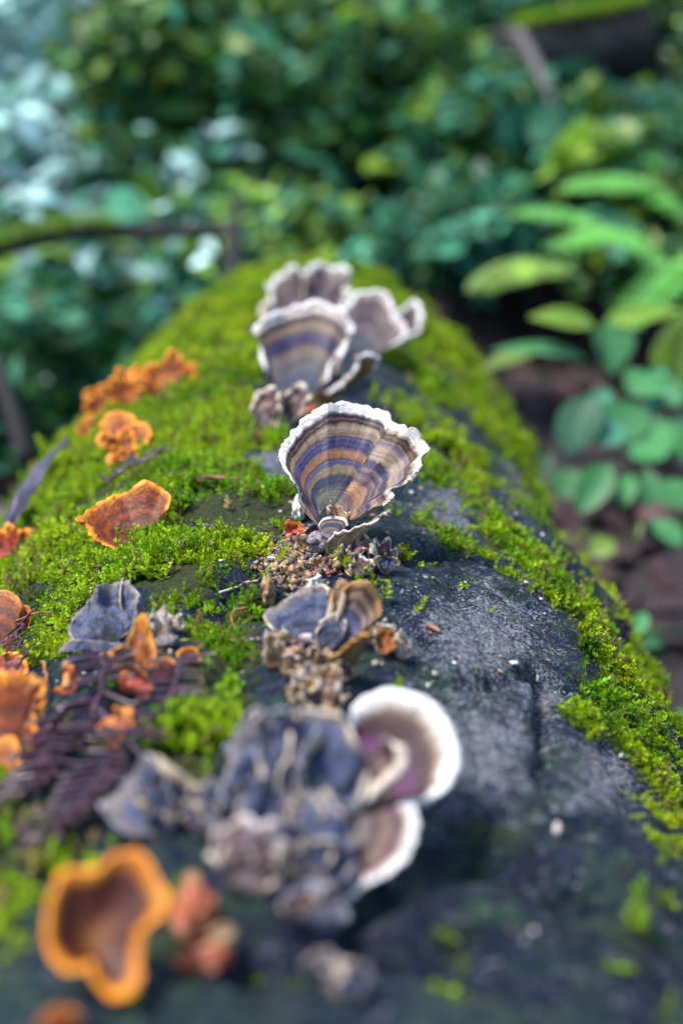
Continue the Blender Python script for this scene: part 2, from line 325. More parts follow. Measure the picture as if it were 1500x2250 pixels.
def barkmat():
    m, t, b = newmat('wet_bark'); p = position(t)
    a = N(t, 'ShaderNodeAttribute', attribute_name='tint'); sp = t.nodes.new('ShaderNodeSeparateColor')
    t.links.new(a.outputs['Color'], sp.inputs[0])
    mp = t.nodes.new('ShaderNodeMapping'); mp.inputs['Scale'].default_value = (1, 1.9, 1); t.links.new(p, mp.inputs[0])
    def mask(f, lo, hi, k=1.0):
        r = ramp(t, [(lo, (0,)*3), (hi, (1,)*3)]); t.links.new(f, r.inputs[0]); return math_n(t, 'MULTIPLY', r.outputs[0], k)
    big = noise(t, 28, 5, .65, p, .4); mid = noise(t, 95, 6, .7, mp.outputs[0], .15); fine = noise(t, 420, 5, .7, mp.outputs[0]); grit = noise(t, 1100, 3, .6, p)
    mg = t.nodes.new('ShaderNodeMapping'); mg.inputs['Scale'].default_value = (1, .16, 1); mg.inputs['Rotation'].default_value = (0, 0, .16); t.links.new(p, mg.inputs[0])
    grain = noise(t, 520, 5, .7, mg.outputs[0], .4)
    f = math_n(t, 'ADD', math_n(t, 'MULTIPLY', big, .30), math_n(t, 'ADD', math_n(t, 'MULTIPLY', mid, .30), math_n(t, 'ADD', math_n(t, 'MULTIPLY', fine, .15), math_n(t, 'MULTIPLY', grain, .25))))
    r1 = ramp(t, [(.40, (.001, .0015, .004)), (.47, (.003, .006, .016)), (.53, (.014, .021, .045)), (.59, (.045, .056, .088)), (.68, (.12, .13, .165))]); t.links.new(f, r1.inputs[0])
    c = r1.outputs[0]
    c = mix(t, mask(noise(t, 21, 4, .6, p, 1.2), .46, .60, .6), c, (.004, .026, .040))
    c = mix(t, mask(noise(t, 37, 4, .6, p, 1.0), .50, .62, .55), c, (.026, .015, .052))
    c = mix(t, mask(noise(t, 15, 4, .6, p, .8), .47, .6, .7), c, (.005, .013, .036))
    c = mix(t, mask(noise(t, 75, 5, .7, p), .47, .62, .6), c, (.040, .085, .036))
    # pale grey speckle, denser in set patches, broken up by the grain
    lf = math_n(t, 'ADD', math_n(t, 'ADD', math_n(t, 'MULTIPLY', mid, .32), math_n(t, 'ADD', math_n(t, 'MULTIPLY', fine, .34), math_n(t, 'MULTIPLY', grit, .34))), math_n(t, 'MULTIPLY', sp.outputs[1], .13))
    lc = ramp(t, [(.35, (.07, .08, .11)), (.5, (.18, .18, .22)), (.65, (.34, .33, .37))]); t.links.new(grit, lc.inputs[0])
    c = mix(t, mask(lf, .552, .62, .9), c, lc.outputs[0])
    c = mix(t, mask(fine, .66, .74, .8), c, (.20, .30, .24))
    c = mix(t, mask(noise(t, 240, 4, .7, p), .66, .72, .8), c, (.14, .08, .055))
    # dark pits
    c = mix(t, mask(noise(t, 300, 4, .7, mp.outputs[0], .5), .44, .34, .85), c, (.003, .003, .006))
    mc = ramp(t, [(.3, (.018, .022, .008)), (.6, (.06, .07, .016))]); t.links.new(fine, mc.inputs[0])
    c = mix(t, math_n(t, 'MULTIPLY', sp.outputs[0], .85), c, mc.outputs[0])
    t.links.new(c, b.inputs['Base Color'])
    rr = ramp(t, [(.38, (.40,)*3), (.52, (.85,)*3)]); t.links.new(mid, rr.inputs[0]); t.links.new(rr.outputs[0], b.inputs['Roughness'])
    b.inputs['Specular IOR Level'].default_value = .16
    h = math_n(t, 'ADD', math_n(t, 'ADD', math_n(t, 'MULTIPLY', mid, .4), math_n(t, 'MULTIPLY', grain, .6)), math_n(t, 'ADD', math_n(t, 'MULTIPLY', fine, .45), math_n(t, 'MULTIPLY', grit, .25)))
    bump(t, b, h, 1.0, .006)
    return m
M['bark'] = barkmat()

# ------------------------------------------------------------------ the log's surface
R = 0.16; YEND = 1.40
GROOVES = []        # filled below: polylines in (theta*R, y), depth, width
def seg_dist(q, poly):
    d = np.full(q.shape[:-1], 1e9)
    for a, b in zip(poly[:-1], poly[1:]):
        ab = b-a; t = np.clip(((q-a)@ab)/max(ab@ab, 1e-12), 0, 1)
        d = np.minimum(d, np.linalg.norm(q-a-t[..., None]*ab, axis=-1))
    return d
def log_r(th, y):
    th, y = np.broadcast_arrays(np.asarray(th, float), np.asarray(y, float))
    e = np.clip((y-1.10)/(YEND-1.10), 0, .9995)
    r = R*np.sqrt(1-e**2.2)
    p = np.stack([np.sin(th)*R, y, np.cos(th)*R], -1)
    r = r + .006*vn(p*9+3)+.0035*vn(p*24+9)+.0018*fbm(p*70, 2)+.0007*vn(p*np.array((220, 420, 220.)))
    q = np.stack([th*R, y], -1)
    for poly, dep, w in GROOVES:
        lo = poly.min(0)-4*w; hi = poly.max(0)+4*w
        k = np.all((q > lo) & (q < hi), -1)
        if k.any():
            dd = np.zeros(r.shape); d = seg_dist(q[k], poly); dd[k] = 1.6*dep*np.exp(-(d/w)**2); r = r-dd
    return r
def log_pt(th, y, off=0.0):
    r = log_r(th, y)+off
    return np.stack([r*np.sin(th), np.broadcast_to(y, r.shape), -R+r*np.cos(th)], -1)
def to_uv(P):
    return np.arctan2(P[..., 0], P[..., 2]+R), P[..., 1]
def hit(px, py):
    d = ray(np.float64(px), np.float64(py)); t = np.linspace(.12, 1.8, 1500)
    P = CAM+t[:, None]*d; th, y = to_uv(P)
    f = np.hypot(P[:, 0], P[:, 2]+R)-log_r(th, y)
    k = np.nonzero(f < 0)[0]
    if len(k) == 0: k = np.argmin(np.where(y < YEND, f, 9)); return P[k]
    k = max(k[0], 1); s = f[k-1]/(f[k-1]-f[k]); return P[k-1]*(1-s)+P[k]*s
def snorm(P):
    th, y = to_uv(np.asarray(P)); e = 2e-3
    a = log_pt(th+e/R, y)-log_pt(th-e/R, y); b = log_pt(th, y+e)-log_pt(th, y-e)
    return nz(np.cross(a, b))
def groove(pts, dep, w):
    q = []
    for p in pts:
        th, y = to_uv(hit(*p)); q.append((th*R, y))
    return (np.array(q), dep, w)
_g = [groove([(860, 825), (950, 880), (1030, 935), (1110, 1015), (1185, 1115), (1240, 1200)], .006, .005),
      groove([(700, 960), (790, 940), (880, 950), (960, 1010)], .003, .004),
      groove([(880, 1235), (1000, 1215), (1120, 1262), (1200, 1330)], .003, .003),
      groove([(900, 1440), (960, 1490), (1060, 1505), (1190, 1480), (1250, 1520)], .002, .003),
      groove([(1190, 1495), (1200, 1560), (1215, 1640)], .004, .003),
      groove([(1210, 1640), (1190, 1700), (1230, 1800), (1380, 1900)], .003, .003),
      groove([(1350, 1250), (1420, 1400), (1490, 1560)], .004, .004),
      groove([(560, 1240), (470, 1340), (520, 1480), (560, 1560)], .003, .005),
      groove([(760, 1980), (900, 1900), (1060, 1860), (1250, 1960)], .006, .006),
      groove([(930, 1190), (1000, 1280), (1060, 1390), (1085, 1480), (1130, 1600)], .0014, .0018),
      groove([(1020, 1260), (1110, 1360), (1180, 1460)], .0012, .0016), groove([(860, 1330), (930, 1400), (970, 1490), (1040, 1590), (1060, 1720)], .0014, .0018),
      groove([(1130, 1300), (1210, 1390), (1290, 1530), (1330, 1660), (1400, 1800)], .0016, .0020), groove([(1060, 1640), (1150, 1720), (1200, 1850), (1230, 2000)], .0016, .0022),
      groove([(560, 2100), (800, 2060), (1000, 2120)], .005, .006)]
GROOVES += _g

# where moss grows: patches traced on the bark
MOSS = [
 [(470, 540), (760, 525), (960, 620), (1040, 760), (1085, 870), (1000, 905), (880, 850), (860, 800), (760, 700), (560, 700), (565, 880), (640, 985), (520, 985), (520, 1010), (560, 1060), (640, 1080), (660, 1160),
  (600, 1200), (520, 1260), (440, 1310), (350, 1345), (300, 1280), (200, 1310), (160, 1400), (90, 1450), (-200, 1500), (-200, 900), (200, 600)],
 [(800, 850), (900, 870), (980, 930), (1050, 1040), (1097, 1157), (1150, 1213), (1205, 1200), (1260, 1275), (1330, 1330), (1400, 1437), (1465, 1503), (1470, 1560), (1400, 1590), (1310, 1596),
  (1225, 1563), (1250, 1545), (1320, 1515), (1240, 1489), (1285, 1451), (1262, 1410), (1265, 1370), (1225, 1335), (1187, 1290), (1127, 1255), (1061, 1228), (990, 1212), (870, 1226), (850, 1205), (950, 1187), (905, 1160), (856, 1134), (920, 1145), (996, 1171), (1047, 1157), (1003, 1106), (930, 1050), (925, 950)],
 [(1300, 1580), (1400, 1595), (1445, 1633), (1495, 1703), (1560, 1760), (1560, 1840), (1440, 1790), (1400, 1703), (1355, 1633)],
 [(1460, 1545), (1540, 1600), (1560, 1700), (1490, 1660)],
 [(1500, 1760), (1560, 1800), (1480, 1900), (1340, 1975), (1320, 1940), (1430, 1890)],
 [(1050, 850), (1110, 915), (1170, 1020), (1215, 1130), (1178, 1120), (1100, 1010), (1040, 925)],
 [(420, 1400), (520, 1380), (570, 1430), (540, 1500), (590, 1580), (480, 1690), (360, 1710), (330, 1600), (420, 1540)],
 [(530, 1310), (590, 1340), (560, 1400), (490, 1400)],
 [(-80, 1740), (60, 1770), (110, 1850), (60, 1960), (-80, 1990)],
 [(1000, 1800), (1120, 1830), (1250, 1900), (1330, 1950), (1200, 1960), (1080, 1900)],
 [(1270, 1960), (1420, 1990), (1440, 2080), (1320, 2060)], [(1330, 2080), (1420, 2100), (1410, 2200), (1310, 2180)],
 [(360, 1980), (420, 2000), (400, 2120), (330, 2090)], [(1000, 2040), (1060, 2050), (1040, 2140), (1000, 2100)],
 [(-60, 1700), (120, 1760), (200, 1840), (160, 1900), (80, 1990), (90, 2100), (-60, 2100)], [(620, 1130), (680, 1190), (620, 1215), (560, 1190)]]
BARE = [[(400, 1150), (450, 1135), (490, 1165), (470, 1215), (420, 1210)], [(540, 985), (620, 990), (630, 1060), (560, 1040)],
        [(760, 800), (880, 815), (960, 880), (900, 905), (790, 850)], [(250, 1280), (310, 1300), (330, 1360), (240, 1340)],
        [(500, 760), (555, 770), (550, 810), (490, 800)], [(960, 890), (1040, 935), (1060, 985), (1000, 940)]]
THIN = [[(160, 1310), (330, 1290), (350, 1420), (150, 1440)], [(480, 1180), (600, 1140), (640, 1210), (480, 1290)], [(1000, 1800), (1330, 1950), (1080, 1900)], [(0, 1180), (170, 1200), (180, 1330), (0, 1320)]]
def moss_mask(P, soft=False):
    px, py, z = proj(P)
    w = np.clip(.45/np.maximum(z, .15), .4, 2)
    jx = 26*w*fbm(P*90+5, 3); jy = 26*w*fbm(P*90+71, 3)
    x = px+jx; y = py+jy; m = np.zeros(x.shape)
    if soft: x = x+rng.normal(0, 13, x.shape)*w; y = y+rng.normal(0, 13, x.shape)*w
    for g in MOSS: m[inpoly(x, y, g)] = 1
    for g in THIN: m[inpoly(x, y, g)] *= .35
    m[(py > 1860) & (px > 300)] *= .55
    right = px > 860; m[right] *= np.clip(.50+1.5*fbm(P[right]*60+13, 3), .04, 1)
    for g in BARE: m[inpoly(x, y, g)] = 0
    if soft: m = np.maximum(m, .05*(fbm(P*50+300, 3) > .35))
    out = (px < -60) | (px > 1560) | (py > 2300)
    m[out] = (fbm(P[out]*18, 3) > .05)*.9
    return m

# ---- log mesh
def y_samples():
    ys = [-.12]
    while ys[-1] < YEND-1e-4: ys.append(ys[-1]+max(.0013, .0032*abs(ys[-1])+.0002))
    ys[-1] = YEND; return np.array(ys)
ys = y_samples(); ths = np.r_[np.linspace(-180, -95, 18)[:-1], np.linspace(-95, 95, 330), np.linspace(95, 180, 18)[1:]]*np.pi/180
TH, YY = np.meshgrid(ths, ys, indexing='ij')
LP = log_pt(TH, YY)
mk = moss_mask(LP.reshape(-1, 3))
px_, py_, _ = proj(LP.reshape(-1, 3))
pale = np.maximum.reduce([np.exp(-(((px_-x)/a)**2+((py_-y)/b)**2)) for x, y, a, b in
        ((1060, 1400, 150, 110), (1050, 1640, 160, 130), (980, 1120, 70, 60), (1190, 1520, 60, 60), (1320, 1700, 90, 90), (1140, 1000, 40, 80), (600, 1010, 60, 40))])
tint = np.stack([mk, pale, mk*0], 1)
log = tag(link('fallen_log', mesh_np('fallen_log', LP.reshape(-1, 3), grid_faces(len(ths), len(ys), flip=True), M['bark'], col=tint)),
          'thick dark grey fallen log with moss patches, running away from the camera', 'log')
LOG = log

# ---- moss on the log
def sprig_templates(k=10):
    out = []
    for s in range(k):
        V, F, C = [], [], []
        n = 13
        lean = rng.normal(0, .25, 2)
        for i in range(n):
            h = .12+.88*(i/(n-1))**.9; az = i*2.4+rng.normal(0, .4)
            ln = (.50-.26*h)*rng.uniform(.8, 1.25); up = .35+.75*h+rng.normal(0, .15); w = ln*.30
            b = np.array((lean[0]*h*h, lean[1]*h*h, h*.95))
            d = np.array((math.cos(az)*math.cos(up), math.sin(az)*math.cos(up), math.sin(up)))
            sd = nz(np.cross(d, (0, 0, 1.0))+rng.normal(0, .15, 3))
            mid = b+d*ln*.45+np.array((0, 0, .03)); tip = b+d*ln-np.array((0, 0, .05))
            o = len(V); V += [b, mid+sd*w, tip, mid-sd*w]; F += [(o, o+1, o+2), (o, o+2, o+3)]
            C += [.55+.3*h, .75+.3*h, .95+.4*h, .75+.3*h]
        out.append((np.array(V), np.array(F), np.array(C)))
    return out
SPR = sprig_templates()
def scatter_moss(n, y0, y1, th0, th1, size, jitter=.4):
    y = rng.uniform(y0, y1, n); th = rng.uniform(th0, th1, n)
    P = log_pt(th, y); m = moss_mask(P, True)
    cl = fbm(P*55+40, 2)
    hole = np.clip(1.08+1.7*fbm(P*42+77, 3), .04, 1); k = rng.random(n) < m*np.clip(.75+.6*cl, .10, 1)*hole
    P, th, cl = P[k], th[k], cl[k]; n = len(P)
    nr = np.stack([np.sin(th), 0*th, np.cos(th)], 1)
    g = nz(np.stack([vn(P*40), vn(P*40+50), vn(P*40+90)], 1))
    up = nz(nr*.55+np.array((0, -.10, .25))+g*.75+rng.normal(0, jitter, (n, 3))*1.1)
    sz = size*np.clip(rng.normal(1, .3, n), .45, 1.9)*(1+.40*cl)
    P = P + nr*(np.clip(cl, -.3, 1)*.0018*size/.0042)[:, None] - up*(sz*.1)[:, None]
    hue = .5+.5*np.clip(fbm(P*28+9, 2)*1.1, -1, 1); hue2 = np.clip(fbm(P*75+200, 2), -1, 1)
    return P, up, sz, hue, hue2
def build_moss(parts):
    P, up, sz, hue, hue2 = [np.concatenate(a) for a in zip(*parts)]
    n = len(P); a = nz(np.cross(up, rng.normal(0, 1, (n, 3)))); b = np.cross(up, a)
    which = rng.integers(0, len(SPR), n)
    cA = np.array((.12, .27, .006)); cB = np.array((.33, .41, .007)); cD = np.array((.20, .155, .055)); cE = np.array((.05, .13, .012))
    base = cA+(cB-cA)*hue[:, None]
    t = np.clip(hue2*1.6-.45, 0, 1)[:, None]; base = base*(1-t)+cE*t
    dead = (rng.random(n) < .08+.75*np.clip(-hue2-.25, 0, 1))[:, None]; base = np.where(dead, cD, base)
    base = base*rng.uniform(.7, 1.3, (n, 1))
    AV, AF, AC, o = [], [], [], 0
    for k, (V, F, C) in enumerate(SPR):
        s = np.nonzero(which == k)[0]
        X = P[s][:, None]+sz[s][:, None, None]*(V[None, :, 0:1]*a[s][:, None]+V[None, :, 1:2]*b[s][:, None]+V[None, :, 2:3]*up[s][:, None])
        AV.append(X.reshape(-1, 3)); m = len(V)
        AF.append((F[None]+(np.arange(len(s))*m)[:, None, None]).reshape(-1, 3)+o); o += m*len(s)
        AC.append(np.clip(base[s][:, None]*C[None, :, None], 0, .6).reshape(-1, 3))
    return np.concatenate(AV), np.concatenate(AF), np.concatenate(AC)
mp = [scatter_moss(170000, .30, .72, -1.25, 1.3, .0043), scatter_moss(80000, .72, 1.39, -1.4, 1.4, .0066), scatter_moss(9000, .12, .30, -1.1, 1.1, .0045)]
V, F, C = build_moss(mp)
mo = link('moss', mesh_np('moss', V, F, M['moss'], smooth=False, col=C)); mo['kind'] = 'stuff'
mo['label'] = 'bright yellow green moss growing in patches over the log'
print('moss sprigs', sum(len(p[0]) for p in mp), 'tris', len(F))

# ------------------------------------------------------------------ fungi
def nrm(elev, yaw=0):
    e, a = rad(elev), rad(yaw); return np.array((math.sin(a)*math.cos(e), -math.cos(a)*math.cos(e), math.sin(e)))
def on_plane(pts, A, n):
    d = ray(np.array([p[0] for p in pts], float), np.array([p[1] for p in pts], float))
    t = ((A-CAM)@n)/(d@n); return CAM+t[:, None]*d
def cap(parent, outline, base, n, top='turkey', rim='white_rim', under='pore_tan', anchor=None, lift=0.0, bowl=.10, ripple=.03, crumple=.0, thick=.0012, rimpx=11,
        rimthk=.5, closed=False, n_i=90, n_j=26, seed=0, fr=7.0, lobes=.012, rlump=.25, pw=2.0, label=None, rimr=None, dip=None, lm=None):
    """a shelf fungus cap: fan between a point of attachment and a wavy margin, with thickness, a swollen margin and an underside"""
    ax = anchor or base[0]
    A = hit(*ax); A = A+np.array((0, 0, lift)); n = nz(n)
    Mg = on_plane(outline, A, n); Bs = on_plane(base, A, n)
    Mg = catmull(Mg, n_i, closed)
    if len(Bs) == 1: Bs = np.repeat(Bs, n_i, 0)
    else: Bs = catmull(Bs, n_i) if len(Bs) > 2 else Bs[0]+(Bs[1]-Bs[0])*np.linspace(0, 1, n_i)[:, None]
    D = Mg-Bs; L = np.linalg.norm(D, axis=1); Lm = lm or L.mean(); sc = np.linalg.norm(A-CAM)/FPX
    u = np.linspace(0, 1, n_i)
    if closed: cyc = np.stack([np.cos(2*np.pi*u)*fr/6, np.sin(2*np.pi*u)*fr/6, 0*u+seed*3.7], 1)
    else: cyc = np.stack([u*fr, 0*u+seed*3.7, 0*u], 1)
    ew = np.ones(n_i) if closed else np.clip(np.minimum(u, 1-u)/.10, 0, 1)
    kw = max(3, n_i//9)//2*2+1; ker = np.hanning(kw+2)[1:-1]; ker /= ker.sum()
    def smo(X):
        if closed: Y = np.concatenate([X[-(kw//2):], X, X[:kw//2]])
        else: Y = np.concatenate([2*X[0]-X[1:kw//2+1][::-1], X, 2*X[-1]-X[-kw//2:-1][::-1]])
        return np.stack([np.convolve(Y[:, q], ker, 'valid') for q in range(3)], 1)
    Ds = smo(D)                                  # inner growth zones are smoother than the margin
    D = D+nz(D)*(Lm*lobes*ew*fbm(cyc*3.1, 3))[:, None]
    rr = 1-(1-np.linspace(0, 1, n_j))**1.3
    q4 = (rr**3.5)[None, :, None]; P = Bs[:, None]+(Ds[:, None]*(1-q4)+D[:, None]*q4)*rr[None, :, None]
    wave = (ew*fbm(cyc*1.0, 2))[:, None]*ripple*rr[None]**2+bowl*(rr[None]**pw)
    if closed: wave = wave-bowl*1.0
    P = P+n*(Lm*wave)[..., None]
    if crumple:
        q = P*(1.6/Lm)+seed*5.1
        P = P+crumple*Lm*np.stack([fbm(q, 3), fbm(q+19, 3), fbm(q+43, 3)], -1)*(.25+.75*rr[None, :, None])
    if dip: P = P-n*(dip[0]*np.exp(-(u/.07)**2)+dip[1]*np.exp(-((1-u)/.07)**2))[:, None, None]*rr[None, :, None]**.5
    if not closed: gi = np.gradient(P, axis=0)
    else: gi = (np.roll(P, -1, 0)-np.roll(P, 1, 0))
    gj = np.gradient(P, axis=1); NN = nz(np.cross(gi, gj))
    bad = np.linalg.norm(np.cross(gi, gj), axis=-1) < 1e-14; NN[bad] = n
    if (NN.reshape(-1, 3)@n).mean() < 0: NN = -NN; flip = True
    else: flip = False
    th = thick*(1.35-.6*rr)[None, :, None]
    if not closed: th = th*np.clip(np.minimum(u, 1-u)/.07, .12, 1)[:, None, None]
    Q = P-NN*th
    ctr = Vector(A)
    UV = np.stack(np.broadcast_arrays(u[:, None]*L.mean()/Lm, rr[None]), -1).reshape(-1, 2)
    UV[:, 0] += seed*1.37
    F = grid_faces(n_i, n_j, wrap_i=closed, flip=flip)
    off = np.array(parent.location)
    m = mesh_np('cap', P.reshape(-1, 3)-off, F, M[top], uv=UV)
    co = link('cap', m, parent)
    if label: co['label'] = label
    # underside with closing side strips
    Fu = grid_faces(n_i, n_j, wrap_i=closed, flip=not flip); V2 = Q.reshape(-1, 3)
    if not closed:
        k = n_i*n_j; e0, e1 = P[0], P[-1]; V2 = np.vstack([V2, e0, e1]); j = np.arange(n_j-1)
        s0 = np.stack([j, j+1, k+j+1, k+j], 1); b1 = (n_i-1)*n_j; s1 = np.stack([b1+j, k+n_j+j, k+n_j+j+1, b1+j+1], 1)
        Fu = np.vstack([Fu, s0, s1])
    link('underside', mesh_np('underside', V2-off, Fu, M[under]), co)
    # margin
    if rim:
        a = rimpx*sc; ns = 12
        cx = P[:, -1]-NN[:, -1]*thick*.4; T = gi[:, -1]; T = nz(T); Nn = nz(NN[:, -1]); O = nz(np.cross(T, Nn))
        O = np.where((np.sum(O*D, 1) < 0)[:, None], -O, O)
        cx = cx-O*(a*.55)
        lump = 1+rlump*fbm(cyc*4.3+9, 3)
        if not closed:
            e = np.minimum(u, 1-u)*2; lump = lump*np.clip(np.sqrt(np.clip(e*9, 0, 1)), .12, 1)
        if rimr: lump = lump*np.clip((u-rimr[0])/.10, .03, 1)*np.clip((rimr[1]-u)/.10, .03, 1)
        aa = np.linspace(0, 2*np.pi, ns, endpoint=False)
        b = a*rimthk
        V3 = cx[:, None]+(lump*a)[:, None, None]*np.cos(aa)[None, :, None]*O[:, None]+(lump*b)[:, None, None]*np.sin(aa)[None, :, None]*Nn[:, None]
        V3 = V3+(a*.12)*np.stack([vn(V3/(a*.9)), vn(V3/(a*.9)+40), vn(V3/(a*.9)+80)], -1)
        link('rim', mesh_np('rim', V3.reshape(-1, 3)-off, grid_faces(n_i, ns, wrap_i=closed, wrap_j=True, flip=not flip), M[rim], uv=np.stack(np.broadcast_arrays(u[:, None], .5+.5*np.cos(aa)[None]), -1).reshape(-1, 2)), co)
    return co
def fungus(base_px, label, cat='bracket fungus', group='bracket fungi on the log', name='bracket_fungus'):
    return thing(name, hit(*base_px), label, cat, group)
ICO = {}
def ico(sub=3):
    if sub not in ICO:
        import bmesh
        b = bmesh.new(); bmesh.ops.create_icosphere(b, subdivisions=sub, radius=1)
        V = np.array([v.co[:] for v in b.verts]); F = np.array([[v.index for v in f.verts] for f in b.faces]); b.free(); ICO[sub] = (V, F)
    return ICO[sub]
def lump_mesh(name, c, size, mat, seed=0, rough=.45, sub=4, rot=None):
    V, F = ico(sub); V = V.copy(); D = V.copy(); q = D*1.7+seed*7.7
    V = V+rough*np.stack([fbm(q, 3), fbm(q+31, 3), fbm(q+67, 3)], 1)*.75
    ridge = 1-np.abs(fbm(D*2.6+seed*3.1, 3)); V = V*(1+rough*.7*(ridge-.6))[:, None]
    V = V+D*(rough*.22*fbm(D*9+seed, 2))[:, None]
    V = V*np.asarray(size)
    if rot is not None: V = V@np.array(Matrix.Rotation(rot[0], 3, rot[1]))
    return mesh_np(name, V+c, F, mat)
def lump(px, py, rx, ry, mat, label, cat='fungus crumb', group=None, seed=0, name='fungus_crumb', rough=.45, sink=.35, parent=None, part='crumb', h=None):
    P = hit(px, py+ry*.6); d = np.linalg.norm(P-CAM)/FPX; n = snorm(P)
    a, b = rx*d, ry*d; c = P+n*b*(1-sink)
    if parent is None:
        o = link(name, lump_mesh(name, np.zeros(3), (a, b*1.1, b), M[mat], seed, rough)); o.location = c
        return tag(o, label, cat, group)
    return link(part, lump_mesh(part, c-np.array(parent.location), (a, b*1.1, b), M[mat], seed, rough), parent)

_r = random.Random(5)
def ruffle(parent, x, y, w, tops, rims, seed, lift=.002, under='pore_tan', rimpx=None, crumple=.28, el=(34, 62)):
    ol = [(x+math.cos(a)*w*_r.uniform(.8, 1.3), y-math.sin(a)*w*_r.uniform(.8, 1.3)) for a in (3.6, 2.9, 2.2, 1.6, 1.0, .3, -.4)]
    return cap(parent, ol, [(x-w*.2, y+w*.9), (x+w*.2, y+w*.9)], nrm(_r.uniform(*el), _r.uniform(-40, 40)), tops, rims, under, anchor=(x+w*.2, y+w*1.1), lift=lift*(.6+.8*_r.random()), bowl=.3, ripple=.5, crumple=crumple,
        rimpx=rimpx or max(2.5, w*.13), thick=.0009, n_i=50, n_j=16, seed=seed, fr=8, lobes=.10)
# --- main banded fungus in focus
f = fungus((722, 1195), 'large sharp bracket fungus banded in tan, blue and brown, at the middle of the log')
BN = nrm(48, 5)
cap(f, [(698, 1174), (674, 1134), (650, 1094), (629, 1050), (621, 1006), (640, 970), (661, 942), (687, 922), (717, 911), (755, 902), (790, 902), (822, 906), (850, 918), (857, 938)],
    [(704, 1128), (716, 1116), (734, 1112)], BN, 'turkey', 'white_rim', anchor=(722, 1200), bowl=.17, ripple=.12, rimpx=9, rimthk=.32, n_i=240, n_j=70, seed=1, fr=9, lobes=.028, rlump=.4, rimr=(.12, .985), dip=(0, .0013), lm=.03)
cap(f, [(857, 938), (880, 950), (910, 964), (932, 984), (936, 1006), (920, 1024), (918, 1042), (900, 1064), (872, 1082), (850, 1094), (862, 1108), (838, 1126), (800, 1142)],
    [(734, 1112), (746, 1124), (752, 1146)], BN, 'turkey_r', 'tan_rim', anchor=(722, 1200), bowl=.17, ripple=.07, rimpx=8, rimthk=.32, n_i=180, n_j=60, seed=2, fr=8, lobes=.04, rimr=(.015, 1.05), rlump=.4, dip=(.0013, 0), lm=.03)
cap(f, [(716, 1180), (742, 1160), (775, 1146), (812, 1134), (842, 1122), (858, 1106)], [(712, 1222), (726, 1226), (742, 1222)], nrm(30, 165), 'brown', 'tan_rim', 'pore_tan', anchor=(725, 1216), bowl=-.12, ripple=.06, rimpx=6, n_i=70, seed=3)
cap(f, [(704, 1168), (700, 1150), (712, 1136), (735, 1131), (758, 1136), (766, 1150)], [(706, 1190), (725, 1186)], nrm(50, 6), 'turkey_b', 'tan_rim', anchor=(715, 1212), lift=.004, bowl=-.1, ripple=.05, rimpx=4, n_i=60, seed=4)
cap(f, [(724, 1142), (722, 1124), (736, 1110), (754, 1112), (762, 1128), (756, 1144)], [(734, 1152), (746, 1152)], BN, 'tan_flake', 'tan_rim', anchor=(722, 1204), lift=.0035, bowl=.2, ripple=.3, crumple=.2, rimpx=3, n_i=50, n_j=16, seed=5, label='small tan growth at the foot of the cap')
lump(662, 1118, 13, 26, 'crumb_pale', '', parent=f, part='growth_nub', seed=5, rough=.35)
lump(757, 1118, 17, 17, 'crumb_tan', '', parent=f, part='growth_nub', seed=8, rough=.25, sink=-1.6)
lump(786, 1112, 12, 14, 'crumb_grey', '', parent=f, part='growth_nub', seed=9, rough=.25, sink=-1.8)
lump(708, 1196, 26, 26, 'crumb_grey', '', parent=f, part='base', seed=6, rough=.5)
lump(745, 1215, 24, 18, 'crumb_tan', '', parent=f, part='base', seed=7, rough=.5)

# --- cluster beyond it
f = fungus((650, 858), 'grey and tan banded bracket with thick white margin in the middle of the far cluster')
cap(f, [(588, 838), (578, 800), (574, 772), (560, 745), (572, 730), (602, 712), (633, 692), (660, 683), (688, 678), (714, 683), (741, 698), (762, 720), (772, 742), (760, 762), (750, 790), (735, 822)], [(610, 862), (650, 870), (700, 858)],
    nrm(48, 4), 'turkey_b', 'white_rim', anchor=(655, 878), bowl=.14, ripple=.12, rimpx=8.5, n_i=120, seed=11, fr=7, lobes=.03)
cap(f, [(722, 846), (742, 836), (764, 814), (786, 790), (796, 768), (818, 760), (836, 775), (828, 798)], [(668, 872), (700, 892), (735, 880)], nrm(32, 168), 'brown', 'white_rim', 'pore_ochre', anchor=(695, 888), bowl=-.15, ripple=.05, rimpx=8, n_i=70, seed=12, label='curled cap showing its ochre underside')
cap(f, [(724, 838), (728, 808), (742, 780), (762, 762)], [(704, 850), (712, 850)], nrm(40, -35), 'mauve', 'white_rim', anchor=(705, 872), lift=.003, bowl=.05, rimpx=7, n_i=50, seed=13)
lump(588, 800, 14, 26, 'crumb_pale', '', parent=f, part='growth_nub', seed=14, rough=.4, sink=-.4)
f = fungus((675, 700), 'farthest small bracket with scalloped white margin at top of the log')
cap(f, [(596, 672), (594, 646), (602, 622), (626, 606), (650, 598), (672, 606)], [(640, 702), (680, 704)], nrm(40, -8), 'mauve', 'white_rim', anchor=(675, 706), bowl=.12, ripple=.12, rimpx=8.5, seed=21, fr=5, lobes=.05)
cap(f, [(668, 640), (672, 606), (690, 592), (710, 586), (728, 594), (750, 595), (766, 612), (760, 636), (766, 654), (748, 684)], [(660, 704), (700, 706)], nrm(44, 8), 'mauve', 'white_rim', anchor=(680, 710), lift=.002, bowl=.12, ripple=.14, rimpx=8.5, seed=22, fr=7, lobes=.05)
cap(f, [(606, 704), (582, 698), (574, 684), (584, 668), (604, 668)], [(630, 704)], nrm(45, 0), 'grey', 'tan_rim', anchor=(628, 706), bowl=.1, rimpx=9, n_i=50, seed=23)
f = fungus((780, 770), 'small mauve bracket at right of the far cluster, with a folded white lobe')
